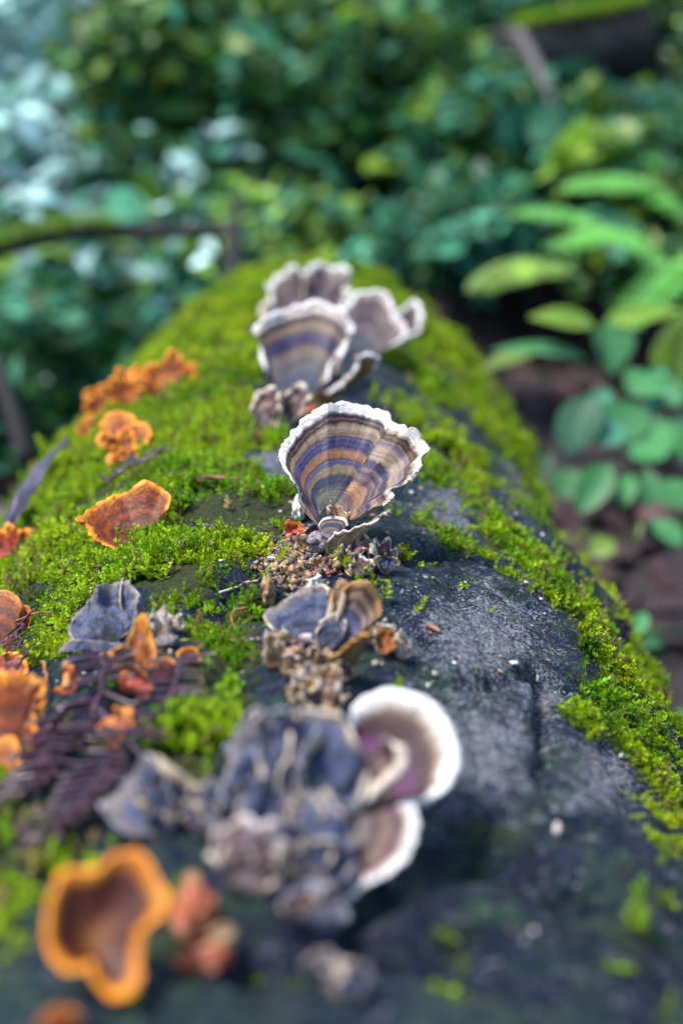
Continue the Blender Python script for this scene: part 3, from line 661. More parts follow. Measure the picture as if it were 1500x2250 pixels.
cap(f, [(752, 704), (764, 674), (788, 656), (818, 649), (842, 650), (860, 672), (868, 702), (888, 722), (890, 745), (856, 772)], [(766, 768), (800, 786)], nrm(46, 0), 'mauve', 'white_rim', anchor=(785, 778), bowl=.14, ripple=.14, rimpx=7.5, seed=31, fr=6, lobes=.03)
cap(f, [(866, 706), (890, 686), (914, 667), (930, 690), (926, 726), (906, 740), (888, 730)], [(862, 752), (868, 758)], nrm(30, -30), 'mauve', 'white_rim', anchor=(860, 768), lift=.004, bowl=.2, ripple=.15, rimpx=9, seed=32, fr=5, lobes=.05, label='folded side lobe with white margin')
f = fungus((590, 930), 'small crumpled greyish tan bracket in front of the far cluster', )
cap(f, [(560, 920), (552, 892), (572, 862), (596, 852), (612, 864), (612, 900), (604, 928)], [(584, 948), (592, 950)], nrm(42, 0), 'brown', 'tan_rim', anchor=(590, 950), bowl=.2, ripple=.2, crumple=.18, rimpx=7, seed=41, fr=6)
cap(f, [(614, 918), (628, 884), (644, 856), (668, 856), (672, 880), (664, 910), (648, 932)], [(604, 945), (612, 948)], nrm(42, 15), 'brown', 'tan_rim', anchor=(606, 950), bowl=.2, ripple=.2, crumple=.18, rimpx=7, seed=42, fr=6)
lump(681, 905, 18, 12, 'crumb_rust', 'small rusty crumb tucked under the far cluster', seed=43)

# --- small fungus between the two
f = fungus((705, 1430), 'small thin bracket with dark blue grey cap and an upright banded ear')
cap(f, [(606, 1385), (588, 1360), (592, 1338), (622, 1320), (658, 1302), (696, 1294), (722, 1306), (742, 1335)], [(672, 1420), (695, 1428), (712, 1422)], nrm(50, -6), 'grey', 'tan_rim', anchor=(695, 1436), bowl=.1, ripple=.15, crumple=.10, rimpx=6, n_i=110, n_j=34, seed=51, fr=7)
cap(f, [(728, 1345), (734, 1302), (740, 1282), (753, 1276), (765, 1289), (762, 1316), (758, 1345)], [(712, 1418), (722, 1420)], nrm(38, 10), 'ear', 'ochre_rim', anchor=(716, 1436), bowl=.12, ripple=.15, rimpx=4, n_i=70, n_j=34, seed=52, fr=4)
cap(f, [(762, 1340), (764, 1308), (782, 1292), (806, 1290), (828, 1308), (836, 1338), (828, 1364)], [(712, 1424), (732, 1432)], nrm(40, -12), 'ear', 'ochre_rim', anchor=(722, 1440), bowl=.14, ripple=.1, rimpx=4.5, n_i=80, n_j=40, seed=53, fr=4)
cap(f, [(722, 1432), (760, 1408), (798, 1380), (828, 1362)], [(712, 1478), (745, 1490), (768, 1470)], nrm(30, 160), 'brown', 'ochre_rim', 'pore_ochre', anchor=(728, 1480), bowl=-.12, ripple=.05, rimpx=6, n_i=60, seed=54, label='curled edge with ochre underside')
cap(f, [(690, 1400), (706, 1362), (736, 1344), (752, 1340), (756, 1370), (746, 1405)], [(704, 1432), (720, 1434)], nrm(46, 10), 'grey', 'tan_rim', anchor=(712, 1442), lift=.003, bowl=.15, ripple=.15, crumple=.1, rimpx=5, n_i=70, seed=55)

# --- big weathered cluster in front
f = fungus((640, 1900), 'large blurred blue grey bracket cluster nearest the camera, with thick curled white margin')
cap(f, [(880, 1775), (925, 1774), (972, 1746), (992, 1700), (990, 1640), (956, 1578), (900, 1550), (838, 1550), (792, 1576), (776, 1616)], [(830, 1800), (800, 1760), (775, 1700)], nrm(54, -8), 'purple', 'white_rim', anchor=(810, 1790), lift=.002, bowl=.22, ripple=.05, rimpx=30, rimthk=.30, n_i=130, n_j=36, seed=61, fr=5, lobes=.02, rlump=.12, label='purple brown cap ringed by a thick white margin')
cap(f, [(735, 1800), (790, 1776), (845, 1728), (888, 1690), (880, 1652), (840, 1655)], [(700, 1790), (740, 1720), (790, 1665)], nrm(46, -20), 'brown', 'tan_rim', anchor=(740, 1840), lift=.004, bowl=.25, ripple=.05, rimpx=18, rimthk=.6, n_i=80, seed=62)
cap(f, [(890, 1775), (912, 1800), (908, 1858), (874, 1908), (806, 1946), (752, 1985)], [(770, 1800), (730, 1860), (700, 1930)], nrm(52, -22), 'brown', 'white_rim', anchor=(725, 1900), bowl=.16, ripple=.06, rimpx=18, rimthk=.34, n_i=100, n_j=30, seed=63, lobes=.03, rlump=.15)
cap(f, [(440, 1885), (380, 1856), (328, 1834), (258, 1808), (224, 1762), (222, 1744), (268, 1690), (305, 1682), (358, 1716), (432, 1712), (486, 1722)], [(520, 1830), (530, 1790), (520, 1750)], nrm(56, 8), 'grey', 'grey_rim', anchor=(515, 1835), bowl=.08, ripple=.2, crumple=.13, rimpx=7, n_i=110, n_j=36, seed=64, fr=8, lobes=.04)
for k, (x, y, w) in enumerate([(300, 1752, 30), (352, 1770, 34), (405, 1765, 32), (440, 1800, 34), (350, 1810, 28)]): ruffle(f, x, y, w, 'grey', 'grey_rim', 740+k, .004, rimpx=4, el=(50, 70))
cap(f, [(520, 1770), (492, 1700), (494, 1630), (524, 1592), (560, 1600), (580, 1660), (600, 1740)], [(560, 1810), (600, 1815)], nrm(46, 6), 'grey', 'grey_rim', anchor=(585, 1850), lift=.003, bowl=.2, ripple=.3, crumple=.22, rimpx=9, seed=65, fr=7)
cap(f, [(580, 1720), (572, 1640), (592, 1592), (628, 1582), (660, 1620), (672, 1690), (660, 1750)], [(600, 1810), (650, 1815)], nrm(44, -4), 'grey', 'grey_rim', anchor=(625, 1860), lift=.002, bowl=.2, ripple=.3, crumple=.25, rimpx=9, seed=66, fr=8)
cap(f, [(640, 1740), (640, 1650), (664, 1600), (720, 1590), (768, 1620), (790, 1680), (770, 1760)], [(670, 1830), (720, 1830)], nrm(46, -10), 'grey', 'tan_rim', anchor=(695, 1870), bowl=.18, ripple=.25, crumple=.2, rimpx=9, seed=67, fr=7)
cap(f, [(640, 1900), (622, 1840), (640, 1770), (690, 1735), (745, 1760), (770, 1830), (750, 1920)], [(670, 1950), (720, 1950)], nrm(50, -6), 'grey', 'grey_rim', anchor=(695, 1975), lift=.003, bowl=.12, ripple=.3, crumple=.2, rimpx=9, seed=68, fr=8)
cap(f, [(488, 1920), (480, 1860), (510, 1825), (560, 1822), (606, 1850), (616, 1910), (590, 1955)], [(530, 1960), (570, 1965)], nrm(50, 6), 'brown', 'tan_rim', anchor=(550, 1978), lift=.002, bowl=.15, ripple=.3, crumple=.25, rimpx=10, seed=69, fr=8)
cap(f, [(530, 1800), (520, 1760), (560, 1728), (620, 1740), (640, 1800), (620, 1850)], [(570, 1850), (600, 1850)], nrm(50, 4), 'grey', 'grey_rim', anchor=(585, 1890), lift=.004, bowl=.15, ripple=.3, crumple=.25, rimpx=8, seed=70, fr=8)
cap(f, [(620, 2030), (610, 1985), (650, 1950), (710, 1955), (748, 2000), (742, 2050)], [(660, 2060), (700, 2065)], nrm(54, -6), 'grey', 'grey_rim', anchor=(680, 2075), bowl=.12, ripple=.3, crumple=.22, rimpx=9, seed=71, fr=7)
for k, (x, y, w) in enumerate([(530, 1650, 34), (566, 1690, 36), (620, 1640, 38), (640, 1700, 36), (690, 1650, 36), (720, 1700, 38), (600, 1770, 36), (660, 1790, 40), (720, 1800, 42), (690, 1870, 42), (640, 1850, 36), (740, 1880, 34),
                               (560, 1880, 36), (520, 1900, 30), (700, 1600, 30), (590, 1620, 30), (650, 1985, 34), (715, 1990, 34), (480, 1770, 36), (450, 1750, 30)]):
    ol = [(x+math.cos(a)*w*_r.uniform(.8, 1.3), y-math.sin(a)*w*_r.uniform(.8, 1.3)) for a in (3.6, 2.9, 2.2, 1.6, 1.0, .3, -.4)]
    cap(f, ol, [(x-8, y+w*1.1), (x+8, y+w*1.1)], nrm(_r.uniform(34, 62), _r.uniform(-40, 40)), 'grey' if k % 4 else 'brown', ('grey_rim', 'tan_rim')[k % 2], anchor=(x+10, y+w*1.3+30), lift=.003+.002*_r.random(), bowl=.25, ripple=.45, crumple=.28, rimpx=6, n_i=50, n_j=16, seed=700+k, fr=7, lobes=.08)

# --- grey bracket on the left
f = fungus((240, 1415), 'dull blue grey weathered bracket in the moss left of the log centre')
cap(f, [(176, 1408), (156, 1390), (152, 1345), (182, 1324), (222, 1298), (252, 1276), (270, 1274), (296, 1326), (294, 1358), (284, 1398)], [(215, 1420), (250, 1420)], nrm(52, 6), 'grey', 'grey_rim', anchor=(235, 1432), bowl=.08, ripple=.2, crumple=.14, rimpx=4, n_i=110, n_j=32, seed=81, fr=9, lobes=.04)
cap(f, [(128, 1426), (150, 1406), (200, 1402), (256, 1408), (262, 1420), (226, 1434), (200, 1448), (160, 1458), (134, 1448)][::-1], [(250, 1436), (255, 1430)], nrm(58, 10), 'grey', 'tan_rim', anchor=(240, 1452), bowl=-.06, ripple=.12, crumple=.08, rimpx=5, seed=82, fr=7)
cap(f, [(262, 1330), (264, 1290), (272, 1272), (284, 1300), (300, 1340)], [(284, 1372), (292, 1372)], nrm(40, 60), 'grey', 'tan_rim', anchor=(286, 1390), rimpx=3, n_i=40, seed=83)

# --- orange fungi
OG = 'orange shelf fungi on the left of the log'
def ofun(px, label): return fungus(px, label, 'orange fungus', OG, 'orange_fungus')
f = ofun((300, 1195), 'rust brown shelf fungus with wavy yellow orange margin, standing alone in the bright moss')
cap(f, [(352, 1148), (368, 1128), (371, 1106), (352, 1088), (320, 1078), (290, 1084), (276, 1091), (254, 1099), (230, 1113), (208, 1120), (192, 1136), (174, 1157), (192, 1168), (206, 1188), (238, 1200), (262, 1216), (272, 1208)],
    [(318, 1172), (300, 1188), (288, 1200)], nrm(54, 6), 'orange', 'orange_rim', 'pore_orange', anchor=(300, 1205), bowl=.2, ripple=.14, rimpx=7.5, rimthk=.4, n_i=170, n_j=44, seed=101, fr=7, lobes=.05, rlump=.5)
f = ofun((278, 1020), 'ruffled rosette of small orange lobes above the lone rust shelf')
for k, (ol, b) in enumerate([([(232, 955), (226, 930), (250, 914), (282, 914), (298, 932), (290, 958)], (272, 990)), ([(258, 985), (228, 986), (217, 970), (228, 958), (258, 968)], (280, 992)),
                             ([(290, 945), (306, 934), (328, 942), (332, 966), (318, 988), (300, 985)], (280, 995)), ([(262, 1010), (240, 1020), (244, 1004), (270, 1000), (298, 1004), (302, 1024), (286, 1030)], (282, 1002)),
                             ([(262, 972), (270, 948), (288, 952), (296, 975), (292, 1000)], (282, 1002))]):
    cap(f, ol, [b], nrm(46, (-8, 10, -14, 0, 4)[k]), 'orange2', 'orange_rim', 'pore_orange', anchor=(280, 1022), lift=.002*k, bowl=.2, ripple=.2, rimpx=7, n_i=60, n_j=16, seed=110+k, fr=5, lobes=.05)
def tuft(base, sz, label, k0, lobes=5, top='orange2', rimm='orange_rim', tilt=46, spread=1.1):
    f = ofun(base, label); bx, by = base; r = random.Random(k0)
    for k in range(lobes):
        a = math.pi*(-.05+1.1*(k+.5)/lobes)+r.uniform(-.2, .2); L = sz*r.uniform(.75, 1.15)
        c = (bx+math.cos(a)*L*.72*spread, by-sz*.3-math.sin(a)*L*.72); w = sz*r.uniform(.38, .55)
        ol = [(c[0]+math.cos(a+q)*w*(1.1 if abs(q) < 1 else .9), c[1]-math.sin(a+q)*w) for q in (-1.7, -1.0, -.35, .35, 1.0, 1.7)]
        cap(f, ol, [(bx+r.uniform(-.1, .1)*sz, by-sz*.28)], nrm(tilt+r.uniform(-8, 8), r.uniform(-18, 18)), top, rimm, 'pore_orange', anchor=(bx, by), lift=.0012*k, bowl=.2, ripple=.25, crumple=.1, rimpx=max(3, sz*.12), n_i=44, n_j=12, seed=k0+k, fr=5, lobes=.05)
    return f
tuft((372, 868), 56, 'farthest blurred orange tuft on the upper left of the log', 130)
tuft((305, 896), 58, 'blurred orange tuft second from the far end of the orange row', 140)
tuft((238, 918), 46, 'blurred pale orange tuft directly above the ruffled rosette', 150)
tuft((200, 966), 30, 'tiny blurred orange tuft left of the ruffled rosette', 160, 3)
tuft((28, 1232), 52, 'red orange fungus tuft at the left edge above the red finger shelf', 170, 5, 'red', 'orange_rim')
f = ofun((18, 1440), 'rounded red brown finger shelf at the left edge beside a pine needle')
cap(f, [(-30, 1330), (-20, 1296), (6, 1286), (32, 1298), (48, 1324), (50, 1366), (44, 1400)], [(-10, 1440), (26, 1440)], nrm(42, 8), 'orange', 'red_rim', 'pore_orange', anchor=(18, 1450), bowl=-.18, ripple=.06, rimpx=5, seed=181, fr=5)
cap(f, [(44, 1372), (44, 1342), (58, 1332), (68, 1346), (62, 1376), (52, 1392)], [(44, 1404)], nrm(42, 0), 'red', 'red_rim', 'pore_orange', anchor=(42, 1416), bowl=.1, rimpx=4, n_i=40, seed=182)
f = ofun((22, 1500), 'orange shelf with glossy pink red centre at the left edge')
cap(f, [(-30, 1470), (-10, 1444), (14, 1439), (40, 1440), (58, 1456), (60, 1480), (50, 1496)], [(0, 1502), (36, 1504)], nrm(48, 4), 'red', 'orange_rim', 'pore_orange', anchor=(20, 1512), bowl=.15, ripple=.1, crumple=.05, rimpx=9, seed=186, fr=6)
f = ofun((30, 1690), 'largest rust orange shelf cut by the left edge of the picture')
cap(f, [(-80, 1530), (-30, 1506), (20, 1500), (64, 1497), (92, 1500), (101, 1528), (94, 1564), (80, 1596), (82, 1640), (66, 1672)], [(-40, 1700), (20, 1705), (50, 1695)], nrm(48, 10), 'orange', 'orange_rim', 'pore_orange', anchor=(25, 1712), bowl=.16, ripple=.08, rimpx=9, n_i=110, n_j=32, seed=190, fr=9, lobes=.04, rlump=.5, crumple=.06)
cap(f, [(-20, 1660), (0, 1630), (28, 1624), (44, 1650), (40, 1690)], [(0, 1706), (20, 1708)], nrm(56, 0), 'orange2', 'orange_rim', 'pore_orange', anchor=(20, 1716), lift=.003, bowl=.1, rimpx=8, n_i=50, seed=191)
f = ofun((310, 1490), 'upright rust orange bracket coming to a point, right of the grey weathered bracket')
cap(f, [(262, 1474), (240, 1440), (258, 1428), (284, 1420), (294, 1384), (306, 1354), (322, 1360), (332, 1400), (340, 1430), (336, 1460)], [(280, 1490), (315, 1492)], nrm(40, 8), 'orange2', 'ochre_rim', 'pore_orange', anchor=(300, 1496), bowl=.06, ripple=.12, crumple=.08, rimpx=4, seed=201, fr=6)
cap(f, [(266, 1520), (262, 1490), (290, 1474), (320, 1476), (334, 1500), (326, 1535), (296, 1548)], [(292, 1524), (300, 1526)], nrm(56, 0), 'red', 'red_rim', 'pore_orange', anchor=(298, 1540), bowl=.2, ripple=.2, crumple=.12, rimpx=6, seed=202, fr=6)
cap(f, [(336, 1480), (352, 1452), (372, 1446), (384, 1466), (378, 1494)], [(345, 1500)], nrm(50, -10), 'orange', 'ochre_rim', 'pore_orange', anchor=(345, 1506), lift=.002, bowl=.1, crumple=.1, rimpx=4, n_i=40, seed=203)
f = ofun((412, 1462), 'small curled orange shelf at the right end of the orange row')
cap(f, [(392, 1450), (396, 1434), (412, 1426), (430, 1430), (439, 1446), (434, 1456)], [(408, 1462), (418, 1462)], nrm(50, 0), 'orange', 'orange_rim', 'pore_orange', anchor=(412, 1466), bowl=.2, rimpx=5, n_i=50, seed=211)
f = ofun((150, 1520), 'curved orange strip below the tan lip of the grey bracket')
cap(f, [(116, 1518), (138, 1510), (150, 1490), (140, 1468), (150, 1462), (168, 1476), (172, 1500)], [(140, 1526), (160, 1522)], nrm(50, 0), 'red', 'orange_rim', 'pore_orange', anchor=(150, 1530), bowl=.1, ripple=.1, crumple=.06, rimpx=6, n_i=60, seed=216)
f = ofun((252, 1635), 'ragged orange scrap lying among the dead needle sprays')
cap(f, [(226, 1625), (222, 1590), (252, 1575), (256, 1556), (284, 1556), (288, 1590), (272, 1622)], [(240, 1640), (258, 1642)], nrm(52, 0), 'orange2', 'red_rim', 'pore_orange', anchor=(250, 1648), bowl=.1, ripple=.2, crumple=.12, rimpx=6, n_i=60, seed=221, fr=6)
f = ofun((205, 2110), 'big blurred orange cup with brown hollow nearest the camera at lower left')
cap(f, [(225+.94*(x-225), 2040+.94*(y-2040)) for x, y in [(104, 2052), (110, 1985), (132, 1930), (160, 1906), (192, 1915), (224, 1904), (256, 1878), (296, 1866), (330, 1888), (356, 1940), (370, 1974), (356, 2006), (320, 2036), (308, 2092), (308, 2158), (284, 2190), (248, 2190), (216, 2152), (206, 2118), (176, 2128), (138, 2126), (110, 2090)]],
    [(200, 2050)], nrm(50, 10), 'cup', 'orange_rim', 'pore_orange', anchor=(205, 2160), lift=.012, bowl=.45, ripple=.08, rimpx=18, rimthk=.42, closed=True, n_i=150, n_j=34, seed=231, fr=9, lobes=.025, rlump=.3, pw=1.5, thick=.0016)
b0 = hit(205, 2180); b1 = at(205, 2080, np.linalg.norm(b0-CAM)*.985)+np.array((0, .012, -.004))
link('stalk', tube_mesh('stalk', catmull(np.array([b0-np.array((0, 0, .004)), (b0+b1)/2, b1]), 12)-np.array(f.location), np.linspace(.0035, .005, 12), M['pore_orange'], 12, .0006, 200), f)
tuft((140, 2262), 34, 'red orange tuft at the bottom edge under the orange cup', 240, 4, 'red', 'orange_rim')
f = ofun((440, 2080), 'blurred red and cream scrap right of the orange cup')
lump(432, 2010, 38, 60, 'crumb_rust', '', parent=f, part='lobe', seed=251, rough=.4, sink=.3)
lump(480, 2060, 32, 34, 'crumb_tan', '', parent=f, part='lobe', seed=252, rough=.3, sink=.2)['label'] = 'cream lobe'
lump(425, 1960, 22, 22, 'crumb_tan', '', parent=f, part='lobe', seed=253, rough=.3, sink=-.5)
lump(450, 2110, 50, 26, 'crumb_rust', '', parent=f, part='lobe', seed=254, rough=.4)

# --- crumbs and scraps
def scrap(base, label, bits, tops, rims, seed, name='fungus_scrap', cat='fungus scrap'):
    o = thing(name, hit(*base), label, cat, 'crumbling scraps between the brackets')
    for k, (x, y, w) in enumerate(bits): ruffle(o, x, y, w, tops[k % len(tops)], rims[k % len(rims)], seed+k, .0025)
    return o
scrap((622, 1465), 'round ruffled tan scrap left of the small eared bracket', [(600, 1425, 26), (628, 1412, 28), (648, 1432, 24), (622, 1440, 26), (596, 1450, 18), (640, 1455, 20)], ('tan_flake', 'tan_flake', 'brown'), ('tan_rim', None, 'tan_rim'), 1301)
scrap((852, 1435), 'chalky white and orange scrap right of the small eared bracket', [(830, 1400, 22), (856, 1396, 22), (842, 1416, 22), (874, 1418, 22), (884, 1434, 15)], ('pale_flake', 'pale_flake', 'orange2'), ('white_rim', None, 'white_rim'), 1311)
scrap((690, 1560), 'pale tan knobbly ruffles joining the eared bracket to the front cluster', [(690, 1465, 26), (668, 1490, 26), (714, 1490, 26), (745, 1478, 24), (690, 1515, 26), (724, 1520, 22), (656, 1530, 24), (690, 1545, 24), (730, 1555, 26), (665, 1560, 20), (645, 1475, 18)], ('tan_flake', 'pale_flake', 'tan_flake', 'brown'), (None, 'tan_rim'), 1321)
lump(590, 1292, 14, 36, 'crumb_tan', 'elongated tan crumb, left below the main banded bracket', seed=303, rough=.35)
G = 'crumbs in the heap below the main banded bracket'
for k, (x, y, a, b, mt, lb) in enumerate([(640, 1180, 15, 9, 'crumb_rust', 'rust red crumb at the back left of the crumbling heap'), (664, 1198, 15, 10, 'crumb_tan', 'tan crumb near the foot of the main banded bracket'), (626, 1206, 13, 9, 'crumb_grey', 'dark grey crumb at the left of the crumbling heap'),
                                      (652, 1224, 17, 11, 'crumb_tan', 'larger tan crumb in the middle of the crumbling heap'), (684, 1228, 13, 11, 'crumb_grey', 'dark grey crumb at the right of the crumbling heap'), (645, 1256, 16, 10, 'crumb_tan', 'tan crumb at the front of the crumbling heap'),
                                      (694, 1280, 15, 13, 'crumb_pale', 'pale crumb just above the small eared bracket'), (602, 1228, 11, 7, 'crumb_pale', 'small pale crumb at the far left of the crumbling heap')]):
    lump(x, y, a, b, mt, lb, group=G, seed=330+k, rough=.75)
o = scrap((365, 1392), 'flat cream flake beside the pointed rust bracket', [(352, 1376, 24), (380, 1370, 20)], ('pale_flake',), ('white_rim',), 1341)
lump(372, 1412, 22, 18, 'crumb_grey', 'grey brown knob just below the flat cream flake', seed=352, rough=.6)
lump(448, 1178, 14, 20, 'crumb_grey', 'dark brown knob in a bare hollow of the moss', seed=353, rough=.6)
lump(452, 1222, 16, 8, 'crumb_pale', 'small pale chip below the dark knob in the moss', seed=354, rough=.6)
scrap((740, 2190), 'blurred pale grey scrap on the dark bark at the bottom of the picture', [(705, 2130, 34), (745, 2150, 36), (765, 2180, 32)], ('grey', 'pale_flake'), ('grey_rim',), 1361)
scrap((820, 1250), 'dark grey crumbly clump under the right of the main banded bracket', [(770, 1222, 24), (800, 1226, 26), (832, 1222, 26), (850, 1238, 22), (790, 1244, 22)], ('brown', 'grey'), (None,), 1351)
def flake(px, py, w, top, rim, label, seed, el, yw):
    o = thing('fungus_flake', hit(px, py), label, 'fungus flake', 'curled flakes in the crumbling heap')
    ol = [(px+math.cos(a)*w*_r.uniform(.7, 1.2), py-w*.5-math.sin(a)*w*_r.uniform(.5, .9)) for a in (3.5, 2.8, 2.1, 1.5, .9, .2, -.4)]
    cap(o, ol, [(px-w*.3, py), (px+w*.3, py)], nrm(el, yw), top, rim, 'pore_tan', anchor=(px, py), lift=.0008, bowl=.3, ripple=.5, crumple=.25, rimpx=2, thick=.0007, n_i=36, n_j=12, seed=seed, fr=6, lobes=.1)
flake(648, 1180, 24, 'red', 'red_rim', 'upturned rusty flake at the back of the crumbling heap', 801, 45, -30)
flake(690, 1182, 20, 'brown', 'tan_rim', 'brown curled flake touching the base of the main bracket', 802, 40, 20)
flake(632, 1206, 20, 'brown', None, 'dark curled flake at the left of the crumbling heap', 803, 60, -20)
flake(668, 1214, 24, 'tan_flake', 'tan_rim', 'tan curled flake in the middle of the crumbling heap', 804, 50, 10)
flake(640, 1240, 24, 'tan_flake', None, 'broad tan flake in front of the crumbling heap', 805, 60, -15)
flake(690, 1250, 20, 'tan_flake', 'tan_rim', 'small tan flake right of the crumbling heap', 806, 45, 25)
flake(610, 1226, 17, 'brown', 'tan_rim', 'little brown flake at the left tip of the crumbling heap', 807, 50, -25)
# flecks strewn over the bark
def flecks(n):
    AV, AF, AC, o = [], [], [], 0
    V0, F0 = ico(1)
    cols = np.array([(.55, .56, .58), (.30, .20, .13), (.12, .06, .04), (.42, .40, .34), (.08, .12, .03), (.20, .18, .16)])
    y = .17+.6*rng.random(n)**1.2; th = rng.normal(.12, .5, n); P = log_pt(th, y)
    for i in range(n):
        s = (.0003+.0009*rng.random()**4)*(1 if y[i] > .33 else .45)
        v = V0*np.array((s*rng.uniform(.6, 2.2), s*rng.uniform(.6, 1.3), s*.5)); a = rng.uniform(0, 6.28)
        c_, s_ = math.cos(a), math.sin(a); v = np.stack([v[:, 0]*c_-v[:, 1]*s_, v[:, 0]*s_+v[:, 1]*c_, v[:, 2]], 1)
        nn = np.array((math.sin(th[i]), 0, math.cos(th[i]))); t = np.array((nn[2], 0, -nn[0]))
        v = v[:, :1]*t+v[:, 1:2]*np.array((0, 1, 0))+v[:, 2:]*nn+P[i]+nn*s*.3
        AV.append(v); AF.append(F0+o); o += len(V0); AC.append(np.repeat(cols[rng.choice(6, p=(.09, .22, .33, .08, .1, .18))][None], len(V0), 0)*rng.uniform(.7, 1.2))
    return np.vstack(AV), np.vstack(AF), np.vstack(AC)
fm, t, b = newmat('flecks'); a = N(t, 'ShaderNodeAttribute', attribute_name='tint'); t.links.new(a.outputs['Color'], b.inputs['Base Color']); b.inputs['Roughness'].default_value = .6
V, F, C = flecks(1700); o = link('bark_crumbs', mesh_np('bark_crumbs', V, F, fm, col=C)); o['kind'] = 'stuff'; o['label'] = 'tiny pale and brown crumbs strewn over the bark'
def heap(n):
    AV, AF, AC, o = [], [], [], 0
    V0, F0 = ico(1); cols = np.array([(.32, .19, .085), (.20, .11, .05), (.06, .03, .025), (.36, .28, .19), (.07, .055, .065), (.16, .04, .02)])
    for (x, y, a, b, q) in ((645, 1220, 38, 34, .4), (660, 1280, 40, 26, .2), (600, 1250, 36, 26, .12), (740, 1250, 60, 20, .1), (690, 1480, 36, 50, .1), (620, 1440, 40, 24, .04), (330, 1440, 50, 26, .04)):
        for k in range(int(n*q)):
            P = hit(x+_r.gauss(0, a*.6), y+_r.gauss(0, b*.6)); s_ = .00025+.0010*_r.random()**4
            v = V0*np.array((s_*_r.uniform(.6, 1.7), s_*_r.uniform(.6, 1.4), s_*_r.uniform(.3, 1)))
            v = v*(1+.8*vn(V0*2+k)+.5*vn(V0*6+k))[:, None]
            v = v@np.array(Matrix.Rotation(_r.uniform(0, 6), 3, Vector((_r.gauss(0, 1), _r.gauss(0, 1), _r.gauss(0, 1)))))
            AV.append(v+P+np.array((0, 0, s_*.4+.001*_r.random()))); AF.append(F0+o); o += len(V0); AC.append(np.repeat(cols[_r.choice((0, 0, 0, 1, 1, 1, 2, 2, 3, 4, 4, 5))][None], len(V0), 0)*_r.uniform(.6, 1.15))
    return np.vstack(AV), np.vstack(AF), np.vstack(AC)
V, F, C = heap(1800); o = link('fungus_crumbs', mesh_np('fungus_crumbs', V, F, fm, False, col=C)); o['kind'] = 'stuff'; o['label'] = 'fine tan and brown crumbs of rotting fungus around the brackets'
WG = 'pale specks on the bare bark'
for k, (x, y, a, b, lb) in enumerate([(952, 1478, 6, 5, 'larger of two pale specks right of the knobbly tan ruffles'), (940, 1505, 4, 4, 'smaller of two pale specks right of the knobbly tan ruffles'), (1178, 1487, 3, 7, 'upright white speck beside the short crack in the bark'),
        (1268, 1580, 3, 6, 'white speck at the inner edge of the right moss strip'), (1222, 1822, 7, 12, 'largest pale speck, low on the bare bark at right'), (1125, 1455, 11, 4, 'flat pinkish chip in the middle of the bare bark'), (1365, 1660, 12, 5, 'slanting pale chip beside the lower moss strip')]):
    lump(x, y, a, b, 'crumb_pale', lb, 'speck', WG, seed=370+k, name='bark_speck')

# --- needles, twigs, straws
def on_log(pts, off, n=24):
    Q = catmull(np.array([hit(*p) for p in pts]), n)
    return Q+snorm(Q)*off
def needle_mesh():
    t = np.linspace(0, 1, 9); w = np.array([.25, .8, 1, 1, 1, .95, .85, .6, .05]); V = []
    for a, b in zip(t, w):
        for ang in (0, .9, math.pi, -.9+2*math.pi): V.append((math.cos(ang)*b*.10, a, math.sin(ang)*b*.055+.05*a*a))
    return mesh_np('needle', V, grid_faces(9, 4, wrap_j=True), M['needle'])
NEEDLE = needle_mesh()
def spray(pts, label, n, ln, sides=(1, -1), r=.0007, seed=0, off=.0045, spread=52):
    rr = random.Random(seed); Q = on_log(pts, off, 40); root = thing('needle_spray', Q[0], label, 'needle spray', 'dead needle sprays on the log')
    o3 = np.array(root.location)
    link('stem', tube_mesh('stem', Q-o3, np.linspace(r, r*.6, len(Q)), M['needle'], 6), root)
    T = nz(np.gradient(Q, axis=0)); NN = snorm(Q)
    for s in sides:
        for k in range(n):
            i = int((k+.5+rr.uniform(-.2, .2))/n*(len(Q)-1)); i = min(max(i, 0), len(Q)-1)
            t, nn = T[i], NN[i]; sd = np.cross(t, nn)*s
            a = rad(spread+rr.uniform(-4, 4)); d = nz(t*math.cos(a)+sd*math.sin(a)+nn*rr.uniform(.10, .20))
            x = nz(np.cross(d, nn)); z = np.cross(x, d); L = ln*rr.uniform(.8, 1.1)*(1-.45*(k/n)**3)
            o = link('needle', NEEDLE, root)
            mt = Matrix(((x[0]*L, d[0]*L, z[0]*L, Q[i][0]-o3[0]), (x[1]*L, d[1]*L, z[1]*L, Q[i][1]-o3[1]), (x[2]*L, d[2]*L, z[2]*L, Q[i][2]-o3[2]), (0, 0, 0, 1)))
            o.matrix_local = mt
    return root
spray([(240, 1465), (232, 1520), (205, 1610), (150, 1700), (60, 1790)], 'dark purple needle spray beside the largest rust shelf, pointing down left', 22, .0118, seed=1, spread=56)
spray([(398, 1470), (378, 1570), (325, 1640), (258, 1700), (205, 1790), (185, 1850)], 'long dark red needle spray reaching down towards the grey cap of the front cluster', 24, .0110, seed=2, spread=56)
spray([(150, 1600), (120, 1680), (70, 1750), (10, 1800)], 'short dark needle spray under the largest rust shelf', 16, .0095, seed=3)
spray([(240, 1720), (200, 1790), (140, 1850), (60, 1890)], 'needle spray lying across the bark above the orange cup', 16, .0095, seed=6)
spray([(250, 1098), (300, 1064), (345, 1040), (390, 1030)], 'needle spray lying behind the lone rust shelf', 14, .009, seed=4, sides=(-1, 1), spread=70, off=.008)
spray([(70, 1400), (62, 1445), (78, 1475), (60, 1510)], 'small needle spray between the red finger shelf and the grey bracket', 8, .008, seed=5, off=.006)
